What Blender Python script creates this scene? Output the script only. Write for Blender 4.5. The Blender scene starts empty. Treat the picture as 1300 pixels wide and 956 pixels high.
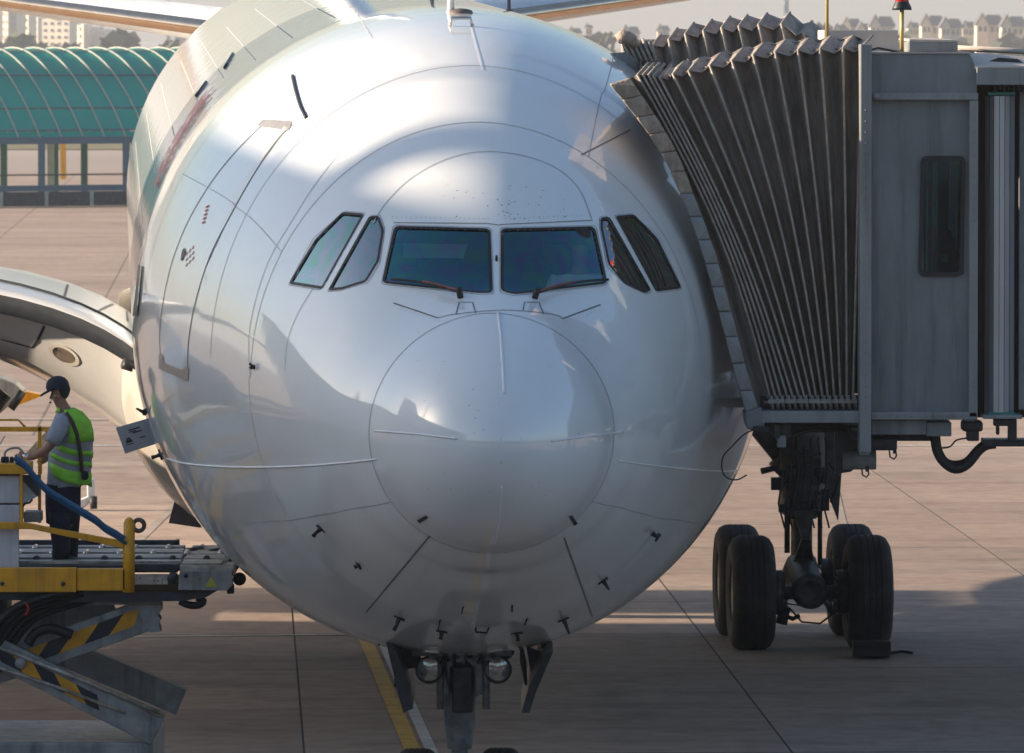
import bpy, bmesh, math, random
import numpy as np
from mathutils import Vector, Matrix
from mathutils.bvhtree import BVHTree
from mathutils.geometry import delaunay_2d_cdt
R = math.radians
rnd = random.Random(7)
scn = bpy.context.scene
COL = scn.collection

# ------------------------------------------------------------------ camera
F, CX, CY, YH, H = 9300.0, 650.0, 433.0, 45.0, 7.35
PITCH = math.atan((CY - YH) / F)
cam_d = bpy.data.cameras.new('camera')
cam = bpy.data.objects.new('camera', cam_d)
COL.objects.link(cam)
cam.location = (0, 0, H)
cam.rotation_euler = (R(90) - PITCH, 0, 0)
cam_d.sensor_width = 36
cam_d.lens = F / 1300 * 36
cam_d.shift_y = -(478 - CY) / 1300
cam_d.clip_start = 1
cam_d.clip_end = 20000
cam_d.dof.use_dof = True
cam_d.dof.focus_distance = 66
cam_d.dof.aperture_fstop = 11
scn.camera = cam

# ------------------------------------------------------------------ light
SUN_EL, SUN_B = 15.0, 0.10          # elevation, how far behind the aircraft
az = math.atan2(SUN_B, 1.0)
S = Vector((-math.cos(az) * math.cos(R(SUN_EL)), math.sin(az) * math.cos(R(SUN_EL)), math.sin(R(SUN_EL))))
w = bpy.data.worlds.new('World')
scn.world = w
w.use_nodes = True
nt = w.node_tree
bg = nt.nodes['Background']
sky = nt.nodes.new('ShaderNodeTexSky')
sky.sky_type = 'NISHITA'
sky.sun_disc = False
sky.sun_elevation = R(SUN_EL)
sky.sun_rotation = math.atan2(S.x, S.y)
sky.air_density = 1.0
sky.dust_density = 2.2
sky.ozone_density = 2.2
nt.links.new(sky.outputs[0], bg.inputs[0])
bg.inputs[1].default_value = 0.086
sl = bpy.data.lights.new('sun', 'SUN')
sl.energy = 5.0
sl.angle = R(0.55)
sl.color = (1.0, 0.80, 0.60)
so = bpy.data.objects.new('sun', sl)
COL.objects.link(so)
so.rotation_euler = S.to_track_quat('Z', 'Y').to_euler()
so.location = (-40, 60, 60)
scn.view_settings.view_transform = 'Standard'
scn.view_settings.look = 'None'
scn.view_settings.gamma = 1
scn.view_settings.exposure = 1.3
scn.render.engine = 'CYCLES'
scn.render.resolution_x = 1024
scn.render.resolution_y = 753

# ------------------------------------------------------------------ helpers
def P(x, y, Y):
    """point at distance Y seen at pixel x, y of the photograph"""
    d = Vector(((x - CX) / F, (CY - y) / F, -1.0))
    d = Matrix.Rotation(R(90) - PITCH, 3, 'X') @ d
    return Vector((0, 0, H)) + d * (Y / d.y)
def Ggr(x, y, z=0.0):
    d = P(x, y, 1000.0) - Vector((0, 0, H))
    return Vector((0, 0, H)) + d * ((z - H) / d.z)
W = {}
def tag(o, label=None, cat=None, group=None, kind=None):
    if label: o['label'] = label
    if cat: o['category'] = cat
    if group: o['group'] = group
    if kind: o['kind'] = kind
    return o
def thing(name, loc, label, cat, group=None, rot=None):
    o = bpy.data.objects.new(name, None)
    o.empty_display_size = 0.2
    COL.objects.link(o)
    m = Matrix.Translation(Vector(loc))
    if rot: m = m @ rot.to_4x4()
    o.matrix_world = m
    W[o.name] = m
    return tag(o, label, cat, group)
def mesh_obj(name, me, parent=None, kind=None, label=None):
    o = bpy.data.objects.new(name, me)
    COL.objects.link(o)
    if parent is not None:
        o.parent = parent
        W[o.name] = W[parent.name]
    else:
        W[o.name] = Matrix.Identity(4)
    if kind: o['kind'] = kind
    if label: o['label'] = label
    return o
class MB:
    """collects shapes given in world coordinates"""
    def __init__(s): s.v = []; s.f = []; s.m = []; s.sm = []
    def add(s, vs, fs, mi=0, smooth=False):
        n = len(s.v); s.v += [tuple(v) for v in vs]
        for f in fs:
            s.f.append([n + i for i in f]); s.m.append(mi); s.sm.append(smooth)
        return s
    def box(s, a, b, mi=0, bev=0.0):
        x0, x1 = sorted((a[0], b[0])); y0, y1 = sorted((a[1], b[1])); z0, z1 = sorted((a[2], b[2]))
        return s.hexa([(x0,y0,z0),(x1,y0,z0),(x1,y1,z0),(x0,y1,z0),(x0,y0,z1),(x1,y0,z1),(x1,y1,z1),(x0,y1,z1)], mi)
    def hexa(s, c, mi=0):
        return s.add(c, [(0,3,2,1),(4,5,6,7),(0,1,5,4),(1,2,6,5),(2,3,7,6),(3,0,4,7)], mi)
    def bpx(s, x0, y0, x1, y1, Y0, Y1, mi=0):
        a = P(x0, y0, Y0); b = P(x1, y1, Y0)
        return s.box((a.x, Y0, a.z), (b.x, Y1, b.z), mi)
    def prism(s, poly, d, mi=0, cap=True):
        n = len(poly); d = Vector(d)
        vs = [Vector(p) for p in poly] + [Vector(p) + d for p in poly]
        fs = [(i, (i+1) % n, n + (i+1) % n, n + i) for i in range(n)]
        if cap: fs += [tuple(range(n))[::-1], tuple(range(n, 2*n))]
        return s.add(vs, fs, mi)
    def ppx(s, pts, Y0, Y1, mi=0):
        return s.prism([P(x, y, Y0) for x, y in pts], (0, Y1 - Y0, 0), mi)
    def tube(s, pts, r, n=8, mi=0, cap=True, rs=None):
        pts = [Vector(p) for p in pts]
        k = len(pts); vs = []; up = None
        for i, p in enumerate(pts):
            t = (pts[min(i+1, k-1)] - pts[max(i-1, 0)]).normalized()
            if up is None:
                up = Vector((0,0,1)) if abs(t.z) < .9 else Vector((1,0,0))
            a = t.cross(up)
            a = a.normalized() if a.length > 1e-6 else Vector((1,0,0))
            b = a.cross(t).normalized(); up = b
            rr = rs[i] if rs else r
            for j in range(n):
                th = 2*math.pi*j/n
                vs.append(p + a*math.cos(th)*rr + b*math.sin(th)*rr)
        fs = []
        for i in range(k-1):
            for j in range(n):
                fs.append((i*n+j, i*n+(j+1) % n, (i+1)*n+(j+1) % n, (i+1)*n+j))
        if cap: fs += [tuple(range(n))[::-1], tuple(range((k-1)*n, k*n))]
        return s.add(vs, fs, mi, True)
    def cyl(s, a, b, r, n=16, mi=0, r2=None):
        return s.tube([a, b], r, n, mi, True, [r, r if r2 is None else r2])
    def lathe(s, c, axis, prof, n=32, mi=0):
        """prof: list of (distance along axis, radius)"""
        c = Vector(c); ax = Vector(axis).normalized()
        u = ax.cross(Vector((0,0,1))); u = u.normalized() if u.length > .01 else Vector((1,0,0))
        v = ax.cross(u); vs = []
        for d, r in prof:
            for j in range(n):
                t = 2*math.pi*j/n
                vs.append(c + ax*d + (u*math.cos(t) + v*math.sin(t))*r)
        fs = []
        for i in range(len(prof)-1):
            for j in range(n):
                fs.append((i*n+j, i*n+(j+1) % n, (i+1)*n+(j+1) % n, (i+1)*n+j))
        return s.add(vs, fs, mi, True)
    def grid(s, rows, mi=0, smooth=True, close=False):
        k = len(rows[0]); vs = [p for r in rows for p in r]; fs = []
        for i in range(len(rows)-1):
            for j in range(k if close else k-1):
                fs.append((i*k+j, i*k+(j+1) % k, (i+1)*k+(j+1) % k, (i+1)*k+j))
        return s.add(vs, fs, mi, smooth)
    def build(s, name, mats, parent=None, kind=None, label=None, bevel=0, recalc=True, auto=None):
        me = bpy.data.meshes.new(name)
        vs = s.v
        if parent is not None:
            inv = W[parent.name].inverted(); vs = [tuple(inv @ Vector(v)) for v in vs]
        me.from_pydata(vs, [], s.f)
        for m in (mats if isinstance(mats, (list, tuple)) else [mats]): me.materials.append(m)
        me.polygons.foreach_set('material_index', s.m)
        me.polygons.foreach_set('use_smooth', s.sm)
        if recalc:
            bm = bmesh.new(); bm.from_mesh(me)
            bmesh.ops.recalc_face_normals(bm, faces=bm.faces); bm.to_mesh(me); bm.free()
        if auto:
            me.polygons.foreach_set('use_smooth', [True]*len(me.polygons))
            me.set_sharp_from_angle(angle=R(auto))
        o = mesh_obj(name, me, parent, kind, label)
        if bevel:
            b = o.modifiers.new('bevel', 'BEVEL'); b.width = bevel; b.segments = 2; b.limit_method = 'ANGLE'
        return o
def copy_tree(o, parent=None, mat=None):
    c = o.copy(); COL.objects.link(c)
    W[c.name] = W[o.name] if mat is None else mat
    if parent is not None: c.parent = parent
    if mat is not None: c.matrix_world = mat
    for ch in [k for k in bpy.data.objects if k.parent == o]:
        copy_tree(ch, c)
    return c

# ------------------------------------------------------------------ materials
def mat(name, col, rough=.5, metal=0.0, var=.12, scale=3.0, bump=0.0, bscale=30.0, spec=.5, coat=0.0, stretch=None, emis=None, croug=.055, detail=5):
    m = bpy.data.materials.new(name); m.use_nodes = True
    t = m.node_tree; b = t.nodes['Principled BSDF']
    b.inputs['Roughness'].default_value = rough
    b.inputs['Metallic'].default_value = metal
    b.inputs['Specular IOR Level'].default_value = spec
    b.inputs['Coat Weight'].default_value = coat
    b.inputs['Coat Roughness'].default_value = croug
    tc = t.nodes.new('ShaderNodeTexCoord'); mp = t.nodes.new('ShaderNodeMapping')
    t.links.new(tc.outputs['Object'], mp.inputs[0])
    if stretch: mp.inputs['Scale'].default_value = stretch
    n = t.nodes.new('ShaderNodeTexNoise'); n.inputs['Scale'].default_value = scale; n.inputs['Detail'].default_value = detail
    n.inputs['Roughness'].default_value = .6
    t.links.new(mp.outputs[0], n.inputs['Vector'])
    r = t.nodes.new('ShaderNodeValToRGB')
    r.color_ramp.elements[0].position = .3; r.color_ramp.elements[1].position = .7
    c = Vector(col)
    r.color_ramp.elements[0].color = (*(c*(1-var)), 1); r.color_ramp.elements[1].color = (*[min(1, k) for k in c*(1+var)], 1)
    t.links.new(n.outputs[0], r.inputs[0]); t.links.new(r.outputs[0], b.inputs['Base Color'])
    if bump:
        n2 = t.nodes.new('ShaderNodeTexNoise'); n2.inputs['Scale'].default_value = bscale; n2.inputs['Detail'].default_value = 4
        t.links.new(mp.outputs[0], n2.inputs['Vector'])
        bp = t.nodes.new('ShaderNodeBump'); bp.inputs['Strength'].default_value = bump; bp.inputs['Distance'].default_value = .02
        t.links.new(n2.outputs[0], bp.inputs['Height']); t.links.new(bp.outputs[0], b.inputs['Normal'])
    if emis:
        b.inputs['Emission Color'].default_value = (*emis[:3], 1); b.inputs['Emission Strength'].default_value = emis[3]
    return m
M = {}
M['skin'] = mat('aircraft_white_paint', (.82,.845,.835), .30, 0, .03, .6, spec=.25, coat=1.0, croug=.055, stretch=(1,.35,1))
M['radome'] = mat('radome_paint', (.80,.825,.825), .28, 0, .03, 1.0, spec=.25, coat=1.0, croug=.06)
def waviness(m, s1, d1):
    t = m.node_tree; b = t.nodes['Principled BSDF']; b.inputs['Coat IOR'].default_value = 1.85
    tc = t.nodes.new('ShaderNodeTexCoord')
    n2 = t.nodes.new('ShaderNodeTexNoise'); n2.inputs['Scale'].default_value = s1; n2.inputs['Detail'].default_value = 2
    t.links.new(tc.outputs['Object'], n2.inputs['Vector'])
    bp = t.nodes.new('ShaderNodeBump'); bp.inputs['Strength'].default_value = 1; bp.inputs['Distance'].default_value = d1
    t.links.new(n2.outputs[0], bp.inputs['Height'])
    t.links.new(bp.outputs[0], b.inputs['Normal']); t.links.new(bp.outputs[0], b.inputs['Coat Normal'])
waviness(M['skin'], 1.3, .0045)
waviness(M['radome'], 1.0, .002)
M['seam'] = mat('panel_seam', (.16,.165,.17), .6, 0, .3, 8)
M['seam_pale'] = mat('panel_seam_pale', (.42,.43,.44), .5, 0, .2, 8)
M['strip'] = mat('diverter_strip', (.86,.86,.86), .35, 0, .05)
M['frame_metal'] = mat('door_frame_metal', (.42,.39,.36), .35, .6, .15, 12)
M['black'] = mat('black_rubber', (.012,.012,.014), .55, 0, .3, 8)
M['blackmetal'] = mat('dark_metal', (.035,.04,.045), .45, .5, .4, 12)
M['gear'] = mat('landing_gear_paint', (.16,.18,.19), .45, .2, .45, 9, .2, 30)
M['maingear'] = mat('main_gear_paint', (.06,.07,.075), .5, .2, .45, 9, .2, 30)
M['tyre'] = mat('tyre_rubber', (.012,.013,.015), .75, 0, .35, 10, .3, 60)
M['rim'] = mat('wheel_rim', (.30,.31,.32), .45, .4, .35, 14)
M['chrome'] = mat('bare_metal', (.62,.60,.57), .22, 1.0, .12, 6, stretch=(1,1,1))
M['brownle'] = mat('leading_edge_metal', (.85,.66,.48), .2, 1.0, .1, 4)
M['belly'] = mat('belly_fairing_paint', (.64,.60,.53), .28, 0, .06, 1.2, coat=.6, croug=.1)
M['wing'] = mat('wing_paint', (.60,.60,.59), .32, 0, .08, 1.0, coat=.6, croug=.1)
M['slatdark'] = mat('slat_underside', (.024,.03,.038), .5, 0, .3, 6)
M['brown'] = mat('brown_inlet_door', (.13,.10,.09), .5, 0, .2, 6)
M['placard'] = mat('placard_paint', (.50,.56,.62), .4, 0, .04)
M['ink'] = mat('printed_ink', (.05,.05,.06), .6, 0, .1)
M['red'] = mat('red_lettering', (.55,.05,.07), .5, 0, .15, 6)
M['bridge'] = mat('bridge_grey_panel', (.19,.207,.21), .5, .1, .26, 2.2, .06, 50, stretch=(1,1,.35))
M['bridge_light'] = mat('bridge_grey_trim', (.24,.25,.25), .45, .1, .12, 2.5, stretch=(1,1,.4))
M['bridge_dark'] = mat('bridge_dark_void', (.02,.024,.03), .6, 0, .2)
M['roofm'] = mat('bridge_roof_sheet', (.48,.43,.38), .6, 0, .15, 2, .1, 20)
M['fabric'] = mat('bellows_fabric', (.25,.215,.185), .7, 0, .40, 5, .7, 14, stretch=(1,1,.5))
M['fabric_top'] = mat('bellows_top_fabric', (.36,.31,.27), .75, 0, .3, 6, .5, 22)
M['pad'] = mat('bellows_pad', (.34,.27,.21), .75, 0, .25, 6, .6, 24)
M['rod'] = mat('bellows_edge_binding', (.30,.265,.225), .6, 0, .3, 9)
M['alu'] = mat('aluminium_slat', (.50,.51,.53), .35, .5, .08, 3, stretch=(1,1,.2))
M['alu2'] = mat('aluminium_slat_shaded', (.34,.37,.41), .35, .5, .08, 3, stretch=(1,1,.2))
M['teal'] = mat('teal_plastic', (.03,.20,.17), .5)
M['yellow'] = mat('loader_yellow_paint', (.82,.38,.004), .4, 0, .18, 4, .05, 30, coat=.3)
M['dirty'] = mat('worn_pale_metal', (.42,.39,.34), .5, .3, .45, 7, .2, 20, stretch=(.5,1,2))
M['lgrey'] = mat('loader_grey_paint', (.30,.31,.31), .5, 0, .3, 5)
M['dgrey'] = mat('loader_dark_steel', (.05,.055,.065), .5, .3, .4, 6)
M['whitebox'] = mat('white_cabinet', (.60,.63,.67), .4, 0, .08, 3)
M['bluehose'] = mat('blue_hose', (.015,.10,.24), .45, 0, .25, 8)
M['navy'] = mat('navy_cloth', (.012,.017,.035), .8, 0, .3, 12, .3, 60)
M['shirt'] = mat('grey_shirt_cloth', (.30,.34,.40), .85, 0, .12, 10, .4, 40)
M['vest'] = mat('lime_vest_cloth', (.26,.64,.05), .7, 0, .12, 9, .4, 35)
M['reflective'] = mat('grey_reflective_band', (.25,.28,.33), .5, .2, .1, 9)
M['body'] = mat('person_skin', (.34,.18,.12), .55, 0, .08, 12)
M['hair'] = mat('black_hair', (.012,.011,.012), .7, 0, .3, 40)
M['strap'] = mat('brown_strap', (.05,.03,.025), .6)
M['white_shirt'] = mat('white_shirt_cloth', (.7,.7,.7), .8)
M['redlamp'] = mat('red_beacon_lens', (.55,.02,.015), .2, 0, .1, coat=.6)
M['wiper'] = mat('wiper_dark_red', (.20,.06,.055), .5)
M['yellowpole'] = mat('yellow_metal_pole', (.55,.42,.15), .4, .2, .1)
M['hazard_y'] = mat('hazard_yellow', (.70,.33,.01), .5, 0, .25, 6)
M['hazard_b'] = mat('hazard_black', (.012,.015,.025), .5, 0, .3, 6)
M['sticker'] = mat('yellow_green_sticker', (.48,.48,.06), .5)
M['lens'] = mat('lamp_lens', (.45,.45,.42), .08, .7, .4, 30)
def grime(m, fac, col, stretch=(5,5,.35), sc=1.6, lo=.5, hi=.72):
    t = m.node_tree; b = t.nodes['Principled BSDF']; src = b.inputs['Base Color'].links[0].from_socket
    g = t.nodes.new('ShaderNodeNewGeometry'); mp = t.nodes.new('ShaderNodeMapping'); mp.inputs['Scale'].default_value = stretch
    n = t.nodes.new('ShaderNodeTexNoise'); n.inputs['Scale'].default_value = sc; n.inputs['Detail'].default_value = 6; n.inputs['Roughness'].default_value = .65
    r_ = t.nodes.new('ShaderNodeMapRange'); r_.inputs['From Min'].default_value = lo; r_.inputs['From Max'].default_value = hi; r_.inputs['To Max'].default_value = fac
    x = t.nodes.new('ShaderNodeMixRGB'); x.inputs[2].default_value = (*col, 1)
    t.links.new(g.outputs['Position'], mp.inputs[0]); t.links.new(mp.outputs[0], n.inputs['Vector']); t.links.new(n.outputs[0], r_.inputs['Value'])
    t.links.new(r_.outputs[0], x.inputs[0]); t.links.new(src, x.inputs[1]); t.links.new(x.outputs[0], b.inputs['Base Color'])
for k_, f_, c_ in (('bridge',.5,(.05,.045,.04)),('bridge_light',.5,(.07,.05,.04)),('fabric',.7,(.04,.035,.032)),('fabric_top',.6,(.10,.085,.07)),('pad',.6,(.09,.07,.055)),('yellow',.45,(.10,.06,.03)),('lgrey',.6,(.06,.055,.05)),('whitebox',.3,(.2,.19,.17)),('dirty',.7,(.05,.045,.04)),('rim',.5,(.03,.03,.03))): grime(M[k_], f_, c_)
grime(M['tyre'], .6, (.055,.05,.045), (2,2,2), 2.0, .45, .7)
grime(M['skin'], .10, (.35,.32,.28), (1.2,.25,1.6), 2.2, .55, .75)
grime(M['belly'], .25, (.30,.25,.20), (1,.3,2), 1.5, .5, .75)
def glass_mat(name, tint, gl=(.45,.75,.95), base=.10):
    m = bpy.data.materials.new(name); m.use_nodes = True
    t = m.node_tree; t.nodes.clear()
    o = t.nodes.new('ShaderNodeOutputMaterial'); mx = t.nodes.new('ShaderNodeMixShader')
    tr = t.nodes.new('ShaderNodeBsdfTransparent'); tr.inputs[0].default_value = (*tint, 1)
    g = t.nodes.new('ShaderNodeBsdfGlossy'); g.inputs['Roughness'].default_value = .03
    # thin-film tint: slowly varying blue, violet and green
    tc = t.nodes.new('ShaderNodeTexCoord'); n = t.nodes.new('ShaderNodeTexNoise')
    n.inputs['Scale'].default_value = 3.4; n.inputs['Detail'].default_value = 2.0; n.inputs['Distortion'].default_value = 1.2
    t.links.new(tc.outputs['Object'], n.inputs['Vector'])
    r = t.nodes.new('ShaderNodeValToRGB')
    r.color_ramp.elements[0].position = .32; r.color_ramp.elements[0].color = (gl[0]*.7, gl[1]*1.0, gl[2]*.9, 1)
    r.color_ramp.elements[1].position = .68; r.color_ramp.elements[1].color = (gl[0]*.7, gl[1]*1.0, gl[2]*.85, 1)
    for ep, ec in ((.45,(.35,.8,1.1)),(.5,(1.3,.6,1.15)),(.55,(.35,.85,1.1))):
        if 'side' in name: ec = [1+(q_-1)*.22 for q_ in ec]
        e = r.color_ramp.elements.new(ep); e.color = (gl[0]*ec[0], gl[1]*ec[1], min(1, gl[2]*ec[2]), 1)
    t.links.new(n.outputs[0], r.inputs[0]); t.links.new(r.outputs[0], g.inputs[0])
    lw = t.nodes.new('ShaderNodeLayerWeight'); lw.inputs[0].default_value = .5
    ma = t.nodes.new('ShaderNodeMath'); ma.operation = 'MULTIPLY_ADD'; ma.inputs[1].default_value = 1 - base; ma.inputs[2].default_value = base
    pw = t.nodes.new('ShaderNodeMath'); pw.operation = 'POWER'; pw.inputs[1].default_value = 2.5
    t.links.new(lw.outputs['Facing'], pw.inputs[0]); t.links.new(pw.outputs[0], ma.inputs[0])
    t.links.new(ma.outputs[0], mx.inputs[0]); t.links.new(tr.outputs[0], mx.inputs[1]); t.links.new(g.outputs[0], mx.inputs[2])
    t.links.new(mx.outputs[0], o.inputs[0])
    return m
M['glass'] = glass_mat('cockpit_glass', (.66,.78,.78), (.30,.72,.68), base=.24)
M['glass_side'] = glass_mat('cockpit_side_glass', (.30,.45,.45), (.68,.80,.80), base=.36)
M['glass_cab'] = glass_mat('bridge_cab_glass', (.35,.5,.5), (.7,.9,.9), base=.06)
M['canopy_glass'] = mat('green_canopy_panel', (.002,.34,.26), .55, 0, .2, .25, spec=.2)
M['canopy_rib'] = mat('canopy_rib_metal', (.40,.42,.38), .5)
M['canopy_post'] = mat('canopy_blue_post', (.06,.13,.19), .5)
M['canopy_green'] = mat('canopy_green_post', (.02,.12,.11), .5)
M['concrete_far'] = mat('far_concrete', (.33,.27,.235), .9, 0, .1, .02)
M['trees'] = mat('far_foliage', (.055,.075,.05), .9, 0, .5, .06)
M['grass'] = mat('dry_grass', (.14,.13,.055), .95, 0, .2, .2)
M['house_w'] = mat('pale_house_wall', (.72,.60,.47), .8, 0, .08, .1)
M['house_r'] = mat('grey_house_roof', (.10,.10,.12), .8, 0, .2, .3)
M['tower'] = mat('apartment_wall', (.66,.55,.43), .8, 0, .1, .05)
M['win'] = mat('dark_window', (.06,.08,.10), .15, 0, .2, .3)
M['terminal'] = mat('terminal_cladding', (.66,.68,.70), .6, 0, .12, .2)
M['paint_w'] = mat('white_line_paint', (.52,.50,.47), .7, 0, .25, 3)
M['paint_y'] = mat('yellow_line_paint', (.55,.33,.06), .7, 0, .25, 3)

def concrete(name, joints=False):
    m = bpy.data.materials.new(name); m.use_nodes = True
    t = m.node_tree; b = t.nodes['Principled BSDF']; b.inputs['Roughness'].default_value = .82
    b.inputs['Specular IOR Level'].default_value = .3
    g = t.nodes.new('ShaderNodeNewGeometry')
    mp = t.nodes.new('ShaderNodeMapping'); mp.inputs['Scale'].default_value = (.4, 1.0, 1)   # streaks lie across the stand
    t.links.new(g.outputs['Position'], mp.inputs[0])
    def noise(sc, det, vec):
        n = t.nodes.new('ShaderNodeTexNoise'); n.inputs['Scale'].default_value = sc; n.inputs['Detail'].default_value = det
        t.links.new(vec, n.inputs['Vector']); return n.outputs[0]
    def ramp(v, a, c1, bb, c2):
        r = t.nodes.new('ShaderNodeValToRGB'); r.color_ramp.elements[0].position = a; r.color_ramp.elements[1].position = bb
        r.color_ramp.elements[0].color = (*c1, 1); r.color_ramp.elements[1].color = (*c2, 1); t.links.new(v, r.inputs[0]); return r.outputs[0]
    def mul(a, c, fac=1.0):
        x = t.nodes.new('ShaderNodeMixRGB'); x.blend_type = 'MULTIPLY'; x.inputs[0].default_value = fac
        t.links.new(a, x.inputs[1]); t.links.new(c, x.inputs[2]); return x.outputs[0]
    c = ramp(noise(.25, 6, mp.outputs[0]), .3, (.35,.262,.205), .72, (.45,.35,.28))
    c = mul(c, ramp(noise(3.0, 8, g.outputs['Position']), .35, (.80,.80,.80), .6, (1,1,1)))
    c = mul(c, ramp(noise(.9, 4, mp.outputs[0]), .30, (.70,.70,.71), .48, (1,1,1)), .8)
    c = mul(c, ramp(noise(.55, 3, g.outputs['Position']), .62, (1,1,1), .74, (.78,.77,.76)))
    c = mul(c, ramp(noise(6.0, 2, g.outputs['Position']), .70, (1,1,1), .76, (.6,.6,.6)), .7)
    if joints:
        mp2 = t.nodes.new('ShaderNodeMapping'); mp2.inputs['Rotation'].default_value = (0, 0, R(-2.1)); mp2.inputs['Location'].default_value = (-1.12, -.4, 0)
        t.links.new(g.outputs['Position'], mp2.inputs[0])
        br = t.nodes.new('ShaderNodeTexBrick'); br.offset = 0; br.inputs['Scale'].default_value = 1
        br.inputs['Brick Width'].default_value = 5; br.inputs['Row Height'].default_value = 5; br.inputs['Mortar Size'].default_value = .03
        br.inputs['Color1'].default_value = (1,1,1,1); br.inputs['Color2'].default_value = (.93,.93,.93,1); br.inputs['Mortar'].default_value = (.5,.5,.5,1)
        t.links.new(mp2.outputs[0], br.inputs['Vector']); c = mul(c, br.outputs[0])
    else:
        oi = t.nodes.new('ShaderNodeObjectInfo')
        c = mul(c, ramp(oi.outputs['Random'], 0, (.80,.80,.81), 1, (1.0,1.0,1.0)))
    t.links.new(c, b.inputs['Base Color'])
    bp = t.nodes.new('ShaderNodeBump'); bp.inputs['Strength'].default_value = .3; bp.inputs['Distance'].default_value = .01
    t.links.new(noise(20, 5, g.outputs['Position']), bp.inputs['Height']); t.links.new(bp.outputs[0], b.inputs['Normal'])
    return m
M['slab'] = concrete('apron_concrete')
M['apron'] = concrete('apron_concrete_far', True)
M['joint'] = mat('joint_filler', (.07,.06,.055), .9)

# ------------------------------------------------------------------ ground
SLAB = 5.0; ROT = R(-2.1); X0 = 2.28 + .15 - .55
slab_x = Matrix.Rotation(R(2.1), 3, 'Z')
near = MB()
def gpt(i, j, z=0.0):
    v = Vector((i*SLAB, j*SLAB, 0)); v = slab_x @ v
    return Vector((v.x + 5.62, v.y, z))
# ground sheet: flat, under the whole view out to the horizon
g = MB(); g.add([(-3000,-100,-.03),(3000,-100,-.03),(3000,7900,-.03),(-3000,7900,-.03)], [(0,1,2,3)])
gnd = g.build('ground', M['concrete_far'], kind='structure')
g = MB(); g.add([(-400,-60,-.022),(400,-60,-.022),(400,395,-.022),(-400,395,-.022)], [(0,1,2,3)])
apr = g.build('apron', M['apron'], kind='structure')
# concrete slabs one by one where they can be told apart
I0, I1, J0, J1 = -3, 3, 9, 27
jb = MB(); c4 = [gpt(I0, J0, -.0055), gpt(I1, J0, -.0055), gpt(I1, J1, -.0055), gpt(I0, J1, -.0055)]
jb.add(c4, [(0,1,2,3)]); jb.build('joint_filler', M['joint'], apr)
e = .011
slab_me = None
for i in range(I0, I1):
    for j in range(J0, J1):
        c = (gpt(i, j) + gpt(i+1, j+1)) / 2
        if slab_me is None:
            hs = SLAB/2 - e; sb = MB()
            sb.hexa([(-hs,-hs,-.006),(hs,-hs,-.006),(hs,hs,-.006),(-hs,hs,-.006),(-hs,-hs,0),(hs,-hs,0),(hs,hs,0),(-hs,hs,0)])
            sb.m = [1,0,1,1,1,1]; o = sb.build('concrete_slab', [M['slab'], M['joint']]); slab_me = o.data; o.parent = apr
        else:
            o = bpy.data.objects.new('concrete_slab', slab_me); COL.objects.link(o); o.parent = apr
        o.location = (c.x, c.y, rnd.uniform(-.001, .001)); o.rotation_euler = (0, 0, R(2.1))
def ground_strip(name, a, b, wd, m, z=.008):
    a = Vector((a[0], a[1], 0)); b = Vector((b[0], b[1], 0)); d = (b - a).normalized(); n = Vector((-d.y, d.x, 0)) * wd/2
    q = MB(); q.add([a-n+Vector((0,0,z)), b-n+Vector((0,0,z)), b+n+Vector((0,0,z)), a+n+Vector((0,0,z))], [(0,1,2,3)])
    return q.build(name, m, apr)
def gs(name, x0, y0, x1, y1, wd, m, z=.008):
    a = Ggr(x0, y0); b = Ggr(x1, y1); return ground_strip(name, a, b, wd, m, z)
M['tyre_mark'] = mat('tyre_mark', (.29,.24,.20), .85, 0, .25, 1.2)
for x_, y_, ln_, an_, wd_ in ((-5.6,98,30,.02,.13),(4.6,97,34,.03,.10)):
    ground_strip('tyre_mark', (x_, y_), (x_+math.sin(an_)*ln_, y_+ln_), wd_, M['tyre_mark'], .005)
gs('white_line', -400, 566, 1700, 566, .22, M['paint_w'])
gs('white_line', -300, 531, 500, 533, .18, M['paint_w'])
gs('white_line', -100, 812, 700, 803, .12, M['paint_w'])
ya = Ggr(459, 800); yb = Ggr(487, 866); dd = (yb - ya).normalized()
ground_strip('yellow_lead_in_line', ya - dd*14, yb + dd*34, .17, M['paint_y'], .008)
ground_strip('white_lead_in_edge', ya - dd*14 + Vector((.19,0,0)), yb + dd*34 + Vector((.19,0,0)), .12, M['paint_w'], .008)

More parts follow.
